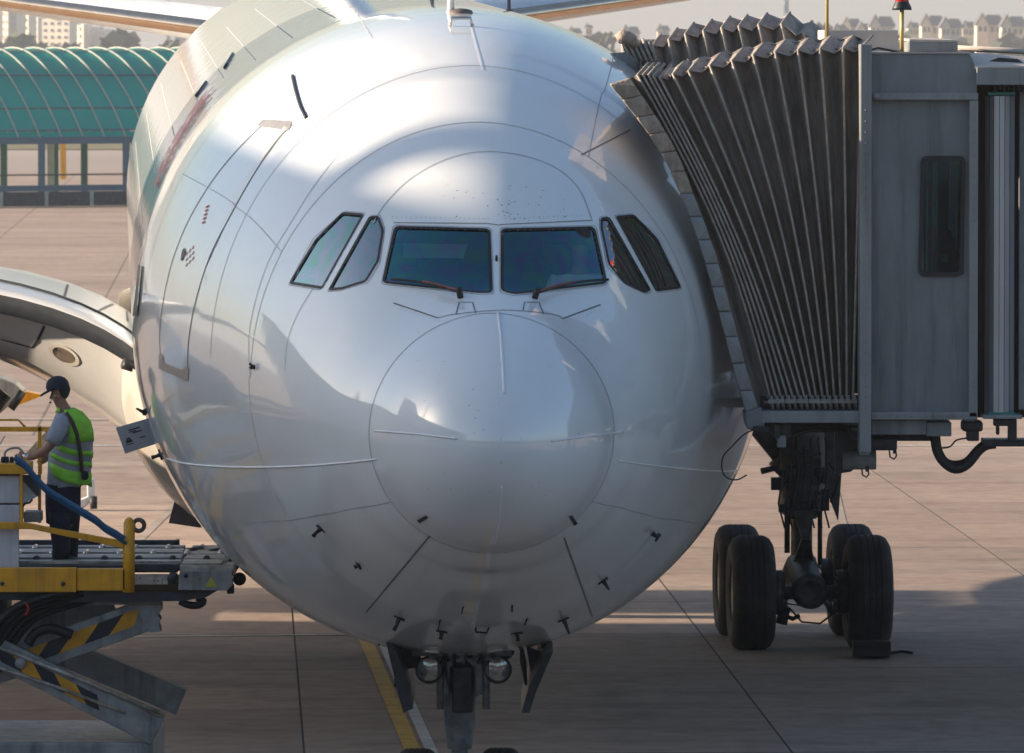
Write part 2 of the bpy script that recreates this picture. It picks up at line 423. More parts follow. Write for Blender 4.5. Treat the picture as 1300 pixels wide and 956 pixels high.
# ------------------------------------------------------------------ the airliner
NX, NY, AX0, YAW, NP = -.106, 58.0, 4.52, R(3.1), R(1.05)
AM = Matrix.Rotation(YAW, 3, 'Z') @ Matrix.Rotation(NP, 3, 'X')
plane = thing('airliner', (NX, NY, 0), 'big white twin-aisle airliner seen nose-on, docked at the grey jet bridge', 'airliner', rot=AM)
PM = W[plane.name]
def A(x, s, z):
    """aircraft coordinates: x to picture right, s metres behind the nose, z above the cabin axis"""
    return PM @ Vector((x, s, AX0 + z))
prof = [  # s, top, bottom, half width, height of widest point
 (0,-.42,-.42,0,-.42),(.03,-.26,-.58,.16,-.42),(.1,-.12,-.73,.31,-.42),(.25,.07,-.91,.51,-.42),(.5,.27,-1.11,.70,-.41),
 (.8,.43,-1.25,.86,-.40),(1.15,.57,-1.37,.99,-.39),(1.6,.71,-1.54,1.21,-.34),(1.78,.81,-1.60,1.29,-.31),(2.25,1.19,-1.78,1.49,-.25),
 (3.05,1.80,-2.05,1.76,-.14),(3.5,2.04,-2.19,1.90,-.09),(4.6,2.49,-2.45,2.22,0),(5.5,2.72,-2.63,2.46,0),(6.5,2.86,-2.76,2.67,0),
 (7.5,2.92,-2.84,2.80,0),(8.5,2.94,-2.88,2.86,0),(9.5,2.94,-2.89,2.88,0),(25,2.94,-2.89,2.88,0),(40,2.94,-2.89,2.88,0),
 (46,2.74,-2.2,2.6,.1),(52,2.5,-1.1,1.95,.45),(58,2.1,.2,1.05,.9),(62,1.5,1.0,.25,1.25)]
PA = np.array(prof, float)
def pchip(x, y, q):
    h = np.diff(x); d = np.diff(y)/h; m = np.zeros(len(x))
    for i in range(1, len(x)-1):
        if d[i-1]*d[i] > 0:
            w1 = 2*h[i]+h[i-1]; w2 = h[i]+2*h[i-1]; m[i] = (w1+w2)/(w1/d[i-1]+w2/d[i])
    m[0] = d[0]; m[-1] = d[-1]
    i = int(np.clip(np.searchsorted(x, q)-1, 0, len(x)-2)); t = (q-x[i])/h[i]
    return (2*t**3-3*t**2+1)*y[i]+(t**3-2*t**2+t)*h[i]*m[i]+(-2*t**3+3*t**2)*y[i+1]+(t**3-t**2)*h[i]*m[i+1]
# near the nose interpolate against sqrt(s) so the tip is round
QX = np.sqrt(PA[:,0])
_sc = {}
def section(s):
    if s not in _sc: _sc[s] = _section(s)
    return _sc[s]
def _section(s):
    q = math.sqrt(max(s, 0))
    return [float(pchip(QX, PA[:,k], q)) for k in (1,2,3,4)]
def surf(s, th):
    zt, zb, wd, zm = section(s)
    c, sn = math.cos(th), math.sin(th)
    n = 1.95 if s < 5 else 2.0
    if sn >= 0:
        return A(wd*math.copysign(abs(c)**(2/n), c), s, zm + (zt-zm)*sn**(2/n))
    return A(wd*c, s, zm + (zm-zb)*sn)
def ring(s, n=256): return [surf(s, 2*math.pi*i/n) for i in range(n)]
ss = [ (i/26)**2*1.15 for i in range(27)]
b_rad = MB(); b_rad.grid([ring(max(s, 1e-5)) for s in ss], close=True)
s2 = [1.15]
while s2[-1] < 62:
    s = s2[-1]
    st = .016 if 1.5 < s < 3.5 else (.05 if s < 10 else (.4 if s < 40 else 1.0))
    s2.append(min(62, s + st))
WIN = {  # cockpit panes, outlines as seen in the photograph
 'l3': [(434.6,271),(460.8,273.2),(409.2,365.4),(368.6,359),(400.8,305.3)],
 'l2': [(469.7,276),(480.3,276),(486.2,293.5),(479.9,331.5),(464.2,357),(434.6,366.2),(418.5,367.5)],
 'l1': [(502.3,288.5),(620.8,291.8),(623.7,371.5),(609,371.5),(486.8,358.2)],
 'r1': [(637.7,291.8),(753.9,289.2),(768.9,359),(652.5,373),(637.3,369)],
 'r2': [(763.8,278),(773.1,277),(824.7,367.5),(817.5,370.9),(792.1,359),(773.1,335.8),(763.3,289.2)],
 'r3': [(782.4,276),(804.8,274),(834.4,304),(863.6,364.5),(832.3,368.8)]}
def inside(p, poly):
    x, y = p; r = False; j = len(poly)-1
    for i in range(len(poly)):
        xi, yi = poly[i]; xj, yj = poly[j]
        if (yi > y) != (yj > y) and x < (xj-xi)*(y-yi)/(yj-yi)+xi: r = not r
        j = i
    return r
Rp = Matrix.Rotation(-(R(90) - PITCH), 3, 'X')
def proj(p):
    d = Rp @ (Vector(p) - Vector((0,0,H))); return (CX - F*d.x/d.z, CY + F*d.y/d.z)
n = 512
rows = []; mask_rows = []
full = [ring(s, n if 1.5 < s < 3.55 else 128) for s in s2]
fus = MB()
V = []; idx = []
# three stretches with their own resolution, welded by sharing ring positions
def stretch_rows(lo, hi, n):
    return [ring(s, n) for s in s2 if lo - 1e-6 <= s <= hi + 1e-6]
sa = [s for s in s2 if s <= 1.52][-1]; sbq = [s for s in s2 if s >= 3.5][0]
fus.grid(stretch_rows(1.15, sa, 512), close=True)
mid = stretch_rows(sa, sbq, 512)
k = 512; base = len(fus.v); fus.v += [tuple(p) for r_ in mid for p in r_]
cut = 0
for i in range(len(mid)-1):
    for j in range(k):
        q = (i*k+j, i*k+(j+1) % k, (i+1)*k+(j+1) % k, (i+1)*k+j)
        if j < 256:
            c = (mid[i][j] + mid[i+1][(j+1) % k]) / 2
            x, y = proj(c)
            if 265 < y < 380 and any(inside((x, y), w_) for w_ in WIN.values()): cut += 1; continue
        fus.f.append([base + a for a in q]); fus.m.append(0); fus.sm.append(True)
fus.grid(stretch_rows(sbq, 62, 256), close=True)
# solid copy used only to find points on the skin
bv = MB(); bv.grid([ring(max(s, 1e-5)) for s in ss] + stretch_rows(1.15, 62, 256), close=True)
BVH = BVHTree.FromPolygons([Vector(v) for v in bv.v], bv.f)
EYE = Vector((0, 0, H))
def hit(x, y):
    d = (P(x, y, 100) - EYE).normalized()
    loc, nr, _, dist = BVH.ray_cast(EYE, d)
    if loc is None: return None
    if nr.dot(d) > 0: nr = -nr
    return loc, nr
fo = fus.build('fuselage', M['skin'], plane, recalc=False)
b_rad.build('radome', M['radome'], plane, recalc=False)
for o in (fo, bpy.data.objects['radome']):
    bm = bmesh.new(); bm.from_mesh(o.data); bmesh.ops.remove_doubles(bm, verts=bm.verts, dist=1e-5)
    bmesh.ops.recalc_face_normals(bm, faces=bm.faces); bm.to_mesh(o.data); bm.free()
def ribbon(pn, wd, off=.003, mb=None, close=False):
    mb = mb or MB(); k = len(pn); L = []; Rr = []
    for i, (p, nn) in enumerate(pn):
        a = pn[(i-1) % k if close else max(i-1, 0)][0]; b = pn[(i+1) % k if close else min(i+1, k-1)][0]
        t = (b - a)
        t = t.normalized() if t.length > 1e-9 else Vector((1,0,0))
        sd = nn.cross(t).normalized() * wd/2
        L.append(p + sd + nn*off); Rr.append(p - sd + nn*off)
    if close: L.append(L[0]); Rr.append(Rr[0])
    mb.grid([L, Rr]); return mb
def px_line(pts, step=4):
    out = []
    for (x0, y0), (x1, y1) in zip(pts[:-1], pts[1:]):
        m = max(1, int(math.hypot(x1-x0, y1-y0)/step))
        for i in range(m):
            h = hit(x0+(x1-x0)*i/m, y0+(y1-y0)*i/m)
            if h: out.append(h)
    h = hit(*pts[-1])
    if h: out.append(h)
    return out
def smooth_px(pts, m=6):
    out = []; n = len(pts)
    for i in range(n-1):
        p0 = pts[max(i-1,0)]; p1 = pts[i]; p2 = pts[i+1]; p3 = pts[min(i+2,n-1)]
        for k in range(m):
            t = k/m
            out.append(tuple(.5*((2*p1[a])+(-p0[a]+p2[a])*t+(2*p0[a]-5*p1[a]+4*p2[a]-p3[a])*t*t+(-p0[a]+3*p1[a]-3*p2[a]+p3[a])*t**3) for a in (0,1)))
    return out + [pts[-1]]
def round_poly(poly, r=5, m=4):
    out = []; n = len(poly)
    for i in range(n):
        a = Vector(poly[i-1]); b = Vector(poly[i]); c = Vector(poly[(i+1) % n])
        u = (a-b); v = (c-b); ru = min(r, u.length*.4); rv = min(r, v.length*.4)
        p = b + u.normalized()*ru; q = b + v.normalized()*rv
        for k in range(m+1):
            t = k/m; out.append(tuple(p*(1-t)**2 + b*2*t*(1-t) + q*t*t))
    return out
def patch(poly, off, mb=None, step=5):
    """a sheet lying on the skin inside a pixel outline"""
    mb = mb or MB()
    n = len(poly); pts = []
    for i in range(n):
        a = poly[i]; b = poly[(i+1) % n]; m = max(1, int(math.hypot(b[0]-a[0], b[1]-a[1])/step))
        for k in range(m): pts.append(Vector((a[0]+(b[0]-a[0])*k/m, a[1]+(b[1]-a[1])*k/m)))
    nb = len(pts); edges = [(i, (i+1) % nb) for i in range(nb)]
    xs = [p[0] for p in poly]; ys = [p[1] for p in poly]
    y = min(ys) + step/2
    while y < max(ys):
        x = min(xs) + step/2
        while x < max(xs):
            if inside((x, y), poly): pts.append(Vector((x, y)))
            x += step
        y += step
    r = delaunay_2d_cdt(pts, edges, [list(range(nb))], 1, 1e-4)
    vs = []
    for p in r[0]:
        h = hit(p[0], p[1])
        if h is None: return mb
        vs.append(h[0] + h[1]*off)
    return mb.add(vs, [tuple(f) for f in r[2]], 0, True)
# windows: pane with its rubber seal
for kk, poly in WIN.items():
    rp = round_poly(poly, 5 if kk[1] == '1' else 2.5)
    pane = patch(rp, -.006).build('cockpit_window', M['glass'] if kk[1] == '1' else M['glass_side'], plane, recalc=False)
    pn = px_line(rp + [rp[0]], 4)
    sl_ = MB(); ribbon(pn, .023, .006, sl_, True); sl_.build('window_seal', M['black'], pane)
    cx = sum(p[0] for p in poly)/len(poly); cy = sum(p[1] for p in poly)/len(poly)
    big = [(cx+(x-cx)*1.0+math.copysign(2.6, x-cx), cy+(y-cy)+math.copysign(2.6, y-cy)) for x, y in rp]
    fr = MB(); ribbon(px_line(big + [big[0]], 4), .010, .003, fr, True); fr.build('window_frame', M['seam_pale'], pane)
# cockpit inside: dark shell, coaming, seats
ck = MB()
ck.grid([[A(x*wd*.80, s, zm + (zt-zm)*z) for x, z in ((-1.12,.1),(-1.0,.46),(-.66,.74),(0,.95),(.66,.74),(1.0,.46),(1.12,.1))] for s in (2.62,2.8,3.0,3.4) for zt, zb, wd, zm in [section(s)]])
ck.box(A(-1.0,3.42,-.6), A(1.0,3.5,1.15)); ck.build('cockpit_lining', mat('cockpit_lining', (.07,.075,.08), .8), plane)
dash = MB(); dash.hexa([A(-.95,1.95,-.1),A(.95,1.95,-.1),A(1.2,2.5,-.1),A(-1.2,2.5,-.1),A(-.9,1.95,.55),A(.9,1.95,.55),A(1.15,2.5,.70),A(-1.15,2.5,.70)])
dash.build('instrument_panel', M['blackmetal'], plane, bevel=.03)
for x in (-.72, .72):
    st = MB(); st.hexa([A(x-.25,2.95,-.2),A(x+.25,2.95,-.2),A(x+.25,3.07,-.2),A(x-.25,3.07,-.2),A(x-.22,3.05,1.05),A(x+.22,3.05,1.05),A(x+.22,3.15,1.05),A(x-.22,3.15,1.05)])
    st.build('pilot_seat', M['navy'], plane, bevel=.04)
vi = MB(); pts4 = [P(512,309,60.7), P(594,310,60.7), P(588,328,60.7), P(512,327,60.7)]
vi.prism(pts4, (0,.01,0)); vi.build('sun_visor', mat('sun_visor', (.42,.5,.52), .5), plane)

# seams, rings and strips
def ring_seam(s, a0, a1, wd=.012, m='seam', off=.003):
    pts = []
    n = int((a1-a0)/1.0)+1
    for i in range(n+1):
        th = R(a0+(a1-a0)*i/n); p = surf(s, th); q = surf(s+.01, th); r = surf(s, th+.01)
        nn = (r-p).cross(q-p).normalized()
        c = A(0, s, section(s)[3])
        if nn.dot(p-c) < 0: nn = -nn
        pts.append((p, nn))
    ribbon(pts, wd, off).build('panel_seam', M[m], plane)
ring_seam(1.15, 0, 360, .007)
ring_seam(3.5, 0, 180, .010, 'seam_pale'); ring_seam(4.6, 30, 180, .010, 'seam_pale'); ring_seam(7.5, 0, 180, .012, 'seam_pale')
ring_seam(3.55, 180, 360, .010, 'seam_pale'); ring_seam(10.6, 40, 200, .014, 'seam_pale'); ring_seam(16, 40, 200, .02, 'seam_pale'); ring_seam(22, 40, 200, .02, 'seam_pale')
def long_seam(th, s0, s1, wd=.012, m='strip'):
    pts = []
    s = s0
    while s <= s1:
        q = surf(s, R(th)); pts.append((q, (q-A(0, s, 0)).normalized())); s += .5
    ribbon(pts, wd, .004).build('panel_seam', M[m], plane)
for th, a_, b_ in ((118,11.5,30),(126,12,30),(133,14.5,34),(140,15,34),(148,15,36),(156,15,36),(109,12,28),(164,12,36)): long_seam(th, a_, b_, .009, 'seam_pale')
for s_ in (13.2, 14.6, 18, 20, 24.5, 27, 30): ring_seam(s_, 95, 175, .012, 'seam_pale')
def seam_px(pts, wd=.010, m='seam', sm=True):
    ln = px_line(smooth_px(pts) if sm else pts, 4)
    if len(ln) > 1: return ribbon(ln, wd, .0045).build('panel_seam', M[m], plane)
seam_px([(474,283),(490,258),(520,228),(560,205),(607,193),(660,197),(705,213),(735,240),(751,278)], .009, 'seam_pale')
seam_px([(318,480),(316,430),(325,380),(342,330),(368,285),(400,235),(436,190),(470,165)], .010, 'seam_pale')
seam_px([(362,470),(366,430),(380,395),(398,366)], .008, 'seam_pale')
seam_px([(500,385),(556,404)], .012, 'seam', False); seam_px([(556,404),(579,399),(640,394),(700,399),(714,405)], .010)
seam_px([(714,405),(762,387)], .012, 'seam', False)
for a in ([(579,399),(583,384),(600,384),(604,398)], [(664,394),(666,384),(684,384),(690,399)]): seam_px(a, .010, 'seam', False)
seam_px([(500,283),(620,284),(632,286),(642,285),(752,280)], .008, 'seam', False)
seam_px([(546,680),(465,777)], .014, 'seam', False); seam_px([(716,682),(752,783)], .014, 'seam', False)
seam_px([(738,197),(800,165)], .012, 'seam', False)
seam_px([(612,89),(598,35)], .014, 'strip', False); seam_px([(472,48),(455,20)], .014, 'seam_pale', False)
def strip_px(name, pts, wd, m='strip', off=.012):
    ln = px_line(pts, 4)
    if len(ln) < 2: return
    mb = MB(); mb.tube([p + nn*off*.4 for p, nn in ln], wd/2, 6); return mb.build(name, M[m], plane)
strip_px('diverter_strip', [(476,547),(530,551),(580,557)], .014); strip_px('diverter_strip', [(700,560),(745,554),(791,548)], .014)
strip_px('diverter_strip', [(632,396),(636,430),(640,500)], .020); strip_px('diverter_strip', [(637,617),(634,660),(628,690)], .014)
strip_px('waterline_strip', smooth_px([(212,582),(240,589),(300,593),(370,592),(430,588),(478,583)]), .013)
strip_px('waterline_strip', smooth_px([(785,585),(830,591),(880,596),(925,598),(950,595)]), .012)
strip_px('gutter_strip', smooth_px([(372,97),(376,115),(382,135),(389,150)]), .035, 'blackmetal')
strip_px('gutter_strip', [(296,69),(286,86)], .04, 'blackmetal'); strip_px('gutter_strip', [(262,105),(250,122)], .04, 'blackmetal')
# dark specks of chipped paint on the cockpit brow
spk = MB()
for _ in range(70):
    x = rnd.uniform(560, 720); y = rnd.uniform(235, 282)
    if _ > 40: x = rnd.gauss(645, 6); y = rnd.gauss(262, 10)
    h = hit(x, y)
    if h:
        r_ = rnd.uniform(.003, .009); u = h[1].cross(Vector((0,0,1))).normalized(); v = h[1].cross(u)
        spk.add([h[0]+h[1]*.002+u*r_*math.cos(k*1.57)+v*r_*.8*math.sin(k*1.57) for k in range(4)], [(0,1,2,3)])
for _ in range(90):
    h = hit(rnd.uniform(480, 790), rnd.uniform(395, 700))
    if h:
        r_ = rnd.uniform(.002, .006); u = h[1].cross(Vector((0,0,1))).normalized(); v = h[1].cross(u)
        spk.add([h[0]+h[1]*.002+u*r_*math.cos(k*1.57)+v*r_*.8*math.sin(k*1.57) for k in range(4)], [(0,1,2,3)])
spk.build('paint_chip', M['seam'], plane, kind='stuff')
# rivets under and over the windshield
rv = MB()
def rivets(pts, m):
    ln = px_line(pts, m)
    for p, nn in ln:
        u = nn.cross(Vector((0,0,1))).normalized(); v = nn.cross(u)
        rv.add([p+nn*.004+u*.006*math.cos(k*1.57)+v*.006*math.sin(k*1.57) for k in range(4)], [(0,1,2,3)])
rivets([(505,392),(557,408)], 5); rivets([(716,409),(765,392)], 5); rivets([(498,276),(620,278)], 6); rivets([(642,278),(750,273)], 6)
def rivet_ring(s, a0, a1, gap=.055):
    zt, zb, wd, zm = section(s); n = int(R(a1-a0)*wd/gap); c = A(0, s, zm)
    for i in range(n):
        q = surf(s, R(a0+(a1-a0)*i/n)); nn = (q-c).normalized(); u = nn.cross(Vector((0,1,0))).normalized(); v = nn.cross(u)
        rv.add([q+nn*.0035+u*.0042*math.cos(k*1.57)+v*.0042*math.sin(k*1.57) for k in range(4)], [(0,1,2,3)])
for s_, a0_, a1_ in ((1.21,-180,180),(3.44,5,175),(3.56,5,175),(4.54,0,180),(4.66,0,180),(6.0,20,200),(7.44,0,180),(7.56,0,180),(2.4,185,355),(3.49,185,355),(3.61,185,355),(5.0,185,350)): rivet_ring(s_, a0_, a1_)
for th_, s0_, s1_ in ((60,3.6,7.4),(118,3.6,7.4),(150,3.6,7.4),(215,1.4,6),(248,1.4,6),(292,1.4,6),(325,1.4,6),(90,4.7,7.4)):
    s_ = s0_
    while s_ < s1_:
        q = surf(s_, R(th_)); nn = (q-A(0, s_+.25, 0)).normalized(); u = nn.cross(Vector((0,0,1))).normalized(); v = nn.cross(u)
        rv.add([q+nn*.0035+u*.0042*math.cos(k*1.57)+v*.0042*math.sin(k*1.57) for k in range(4)], [(0,1,2,3)]); s_ += .055
rv.build('rivet', M['seam_pale'], plane, kind='stuff')
for th_, s0_, s1_ in ((60,3.5,7.5),(150,3.5,7.5),(215,1.15,6),(325,1.15,6)): 
    ln_ = []
    for k in range(40):
        s_ = s0_+(s1_-s0_)*k/39; q = surf(s_, R(th_)); ln_.append((q, (q-A(0, s_+.25, 0)).normalized()))
    ribbon(ln_, .007, .003).build('panel_seam', M['seam_pale'], plane)

# door on the far side of the nose (picture left)
dr = patch(round_poly([(334,152),(371,154),(367,166),(326,160)], 3), .006).build('door_frame', M['frame_metal'], plane, label='bare metal scuff plate at the top of the door')
patch(round_poly([(202,450),(206.5,450),(209,461),(232,470),(236,465),(240.5,466),(239,484),(202,468)], 1), .006).build('door_frame', M['frame_metal'], plane, label='bare metal scuff plate at the sill of the door')
door = MB()
for pts in ([(332,160),(300,192),(268,232),(238,283),(218,335),(207,385),(203,425),(204,452)], [(371,158),(352,178),(322,222),(292,275),(265,330),(248,385),(240,430),(238,470)]):
    ribbon(px_line(smooth_px(pts), 4), .022, .004, door)
door.build('passenger_door', M['seam'], plane)
patch(round_poly([(232,318),(235.5,314),(236,321),(232.5,331),(230,331)], 2), .008).build('door_window', M['blackmetal'], plane)
ink = MB()
for k in range(9):
    x = 238 + (k % 3)*4; y = 320 + (k//3)*7 - (k % 3)*4
    patch([(x, y), (x+1.2, y), (x-1, y+4.5), (x-2.2, y+4.5)], .005, ink, 2)
for k in range(5): patch([(262-k*1.2, 262+k*5), (266-k*1.2, 260+k*5), (265.6-k*1.2, 262.5+k*5), (261.6-k*1.2, 264.5+k*5)], .005, ink, 2)
ink.build('small_lettering', M['red'], plane, kind='stuff')
# tall red lettering along the cabin side, seen almost edge-on
def sth_patch(s0, s1, t0, t1, mb, off=.012):
    rws = []
    for i in range(7):
        th = R(t0+(t1-t0)*i/6); rw = []
        for s in (s0, s1):
            p = surf(s, th); c = A(0, s, 0); rw.append(p + (p-c).normalized()*off)
        rws.append(rw)
    mb.grid(rws)
red = MB()
def red_bar(s0, s1, t0, t1, off=.02):
    rws = []
    for i in range(7):
        th = t0+(t1-t0)*i/6; sk = (156-th)*.085; rw = []
        for s in (s0+sk, s1+sk):
            p = surf(s, R(th)); c = A(0, s, 0); rw.append(p + (p-c).normalized()*off)
        rws.append(rw)
    red.grid(rws)
for k in range(7):
    t = 135.5 + rnd.choice((0, 1.5, 3)) + (4 if k == 0 else 0)
    while t < 155.5 - (5 if k == 6 else 0):
        L_ = rnd.uniform(3.5, 7.5); red_bar(10.9+k*.34, 10.9+k*.34+.23, t, min(t+L_, 156.5)); t += L_ + rnd.uniform(.5, 1.2)
red.build('red_lettering', M['red'], plane)
# cabin windows on both sides
cw = None
for side in (180, 0):
    for i in range(58):
        s = 9.0 + i*.533
        if 17.3 < s < 19: continue
        th = 168.5 if side else 11.5
        m = MB(); ctr = surf(s, R(th)); cc = A(0, s, 0); out = (ctr-cc).normalized()
        m.v = []
        fw = (surf(s+.1, R(th)) - ctr).normalized(); upv = (surf(s, R(th+1)) - ctr).normalized()
        pts = [ctr + out*.006 + fw*.12*math.copysign(abs(math.cos(t))**.7, math.cos(t)) + upv*.17*math.copysign(abs(math.sin(t))**.7, math.sin(t)) for t in [k*math.pi/6 for k in range(12)]]
        m.add(pts, [tuple(range(12))]); m.build('cabin_window', M['win'], plane)
# silver-framed second door and its window, behind
patch([(178,337),(181,338),(176,400),(171,402)], .02).build('cabin_door_window', M['blackmetal'], plane)
# antennas on the crown
def on_top(s, x=0.0):
    zt, zb, wd, zm = section(s); return A(x, s, zm + (zt-zm)*math.sqrt(max(0, 1-(x/wd)**2)))
an = MB(); p = on_top(7.1, -.06); an.tube([p+Vector((0,0,-.02)), p+Vector((0,.05,.42))], .035, 8, rs=[.035,.02])
an.build('blade_antenna', M['strip'], plane)
an = MB(); an.lathe(p + Vector((.09,0,-.01)), (0,0,1), [(0,.11),(.03,.10),(.045,.05),(.05,0)], 20); an.build('antenna_base', M['brown'], plane)
for xx, ss_ in ((.05, 13.5), (.80, 13.5)):
    q = on_top(ss_, xx); an = MB(); an.tube([q, q+Vector((0,0,.02)), q+Vector((0,0,.3))], .02, 8, rs=[.055,.018,.015]); an.build('blade_antenna', M['brown'], plane)
q = on_top(6.0, -.02)
an = MB(); an.tube([q+Vector((-.10,0,.0)), q+Vector((-.08,0,.07)), q+Vector((.08,0,.07)), q+Vector((.10,0,.0))], .018, 6); an.build('antenna_loop', M['chrome'], plane)
# wipers
for pts, c0 in (([(584.5,377.5),(560,369),(528,362),(500,359)], 0), ([(679,378),(705,369),(735,362),(768,359)], 1)):
    hs = [hit(*p) for p in smooth_px(pts, 3)]
    m = MB(); m.tube([p+nn*.045 for p, nn in hs], .011, 6); m.build('wiper_blade', M['black'], plane)
    m = MB(); k = len(hs); m.tube([p+nn*.06 for p, nn in hs[:k*2//3]], .010, 6); w_ = m.build('wiper_arm', M['wiper'], plane)
    p, nn = hs[0]; m = MB(); m.cyl(p, p+nn*.09, .026, 12); m.build('wiper_pivot', M['black'], w_)
m = MB(); h = hit(630, 328); m.tube([h[0], h[0]+h[1]*.03, h[0]+h[1]*.03+Vector((0,0,-.06))], .010, 6); m.build('ice_detector', M['black'], plane)
# probes and vanes
def probe(x, y, L=.16, ang=0, cross=.10):
    L *= .8; cross *= .8
    h = hit(x, y)
    if not h: return
    p, nn = h; m = MB()
    u = nn.cross(Vector((0,1,0))).normalized() if abs(nn.y) < .95 else Vector((1,0,0))
    v = Vector((math.cos(ang), -.25, math.sin(ang)))
    m.tube([p - nn*.01, p + nn*L*.55], .018, 8, rs=[.024,.014])
    m.tube([p + nn*L*.5 - v*cross*.55, p + nn*L*.55 + v*cross*.7], .014, 8, rs=[.02,.009])
    m.tube([p + nn*.004 - Vector((v.z, 0, -v.x))*.05, p + nn*.004 + Vector((v.z,0,-v.x))*.05], .012, 6)
    m.build('air_data_probe', M['black'], plane)
probe(408, 671, .14, .9, .09); probe(828, 677, .14, -2.2, .07); probe(765, 737, .12, -1.0, .08); probe(507, 784, .16, 1.1, .12)
probe(715, 786, .16, -1.2, .12); probe(561, 801, .12, 1.4, .05); probe(656, 803, .12, 1.6, .05)
probe(186, 521, .10, 2.6, .10); probe(204, 577, .10, .3, .10); probe(323, 466, .06, .9, .03); probe(455, 716, .05, .5, .05)
for c in ([(530,660),(541,654),(544,657),(533,664)], [(722,655),(726,654),(733,664),(729,667)]):
    patch(c, .006, step=3).build('drain_vent', M['black'], plane)
m = MB()
for a in ([(604,793),(604,798),(618,799),(620,793)],):
    ln = px_line(a, 3); m.tube([p+nn*.03 for p, nn in ln], .009, 6)
m.build('drain_loop', M['black'], plane)
for a in ([(559,786),(556,800)], [(669,785),(666,793)], [(588,770),(586,778)], [(650,768),(650,776)]):
    strip_px('drain_slot', a, .014, 'black')
# placard plate by the nose probes
ang = MB(); pc = [P(147,543,66.2), P(192,530,66.2), P(203,562,66.4), P(159,576,66.4)]
ang.prism(pc, (0,.03,0)); ppl = ang.build('hanging_placard', M['placard'], plane)
def on_pl(u, v): return pc[0]*(1-u)*(1-v)+pc[1]*u*(1-v)+pc[2]*u*v+pc[3]*(1-u)*v + Vector((0,-.004,0))
t_ = MB()
for u0, u1, v0, v1 in ((.30,.62,.2,.25),(.30,.50,.28,.32),(.38,.64,.33,.38),(.13,.30,.55,.66),(.10,.32,.70,.73),(.52,.68,.58,.62),(.16,.28,.48,.54)):
    t_.add([on_pl(u0,v0), on_pl(u1,v0), on_pl(u1,v1), on_pl(u0,v1)], [(0,1,2,3)])
t_.build('small_lettering', M['ink'], ppl, kind='stuff')
m = MB(); m.tube([P(193,531,66.2), P(205,560,66.4), P(198,545,66.3)+Vector((.2,.2,0))], .03, 6); m.build('placard_hinge', M['blackmetal'], plane)

# belly fairing
bf = MB(); rws = []
def fair(s):
    t = min(1, max(0, (s-15.5)/6)); t = t*t*(3-2*t); e_ = min(1, max(0, (40-s)/6)); t *= e_*e_*(3-2*e_)
    return 2.35+.65*t, -2.55-.72*t
for i in range(52):
    s = 15.2 + i*.5; wd, zb = fair(s); rw = []
    for k in range(49):
        th = math.pi + math.pi*k/48; c, sn = math.cos(th), math.sin(th)
        rw.append(A(wd*math.copysign(abs(c)**.8, c), s, -1.05 + (-1.05-zb)*(-1)*abs(sn)**.85))
    rws.append(rw)
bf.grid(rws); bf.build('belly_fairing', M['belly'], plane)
m = MB(); m.hexa([P(222,634,80),P(255,634,80),P(257,634,80.3),P(224,634,80.3),P(214,664,80),P(254,670,80),P(256,670,80.4),P(216,664,80.4)])
m.build('inlet_door', M['brown'], plane)

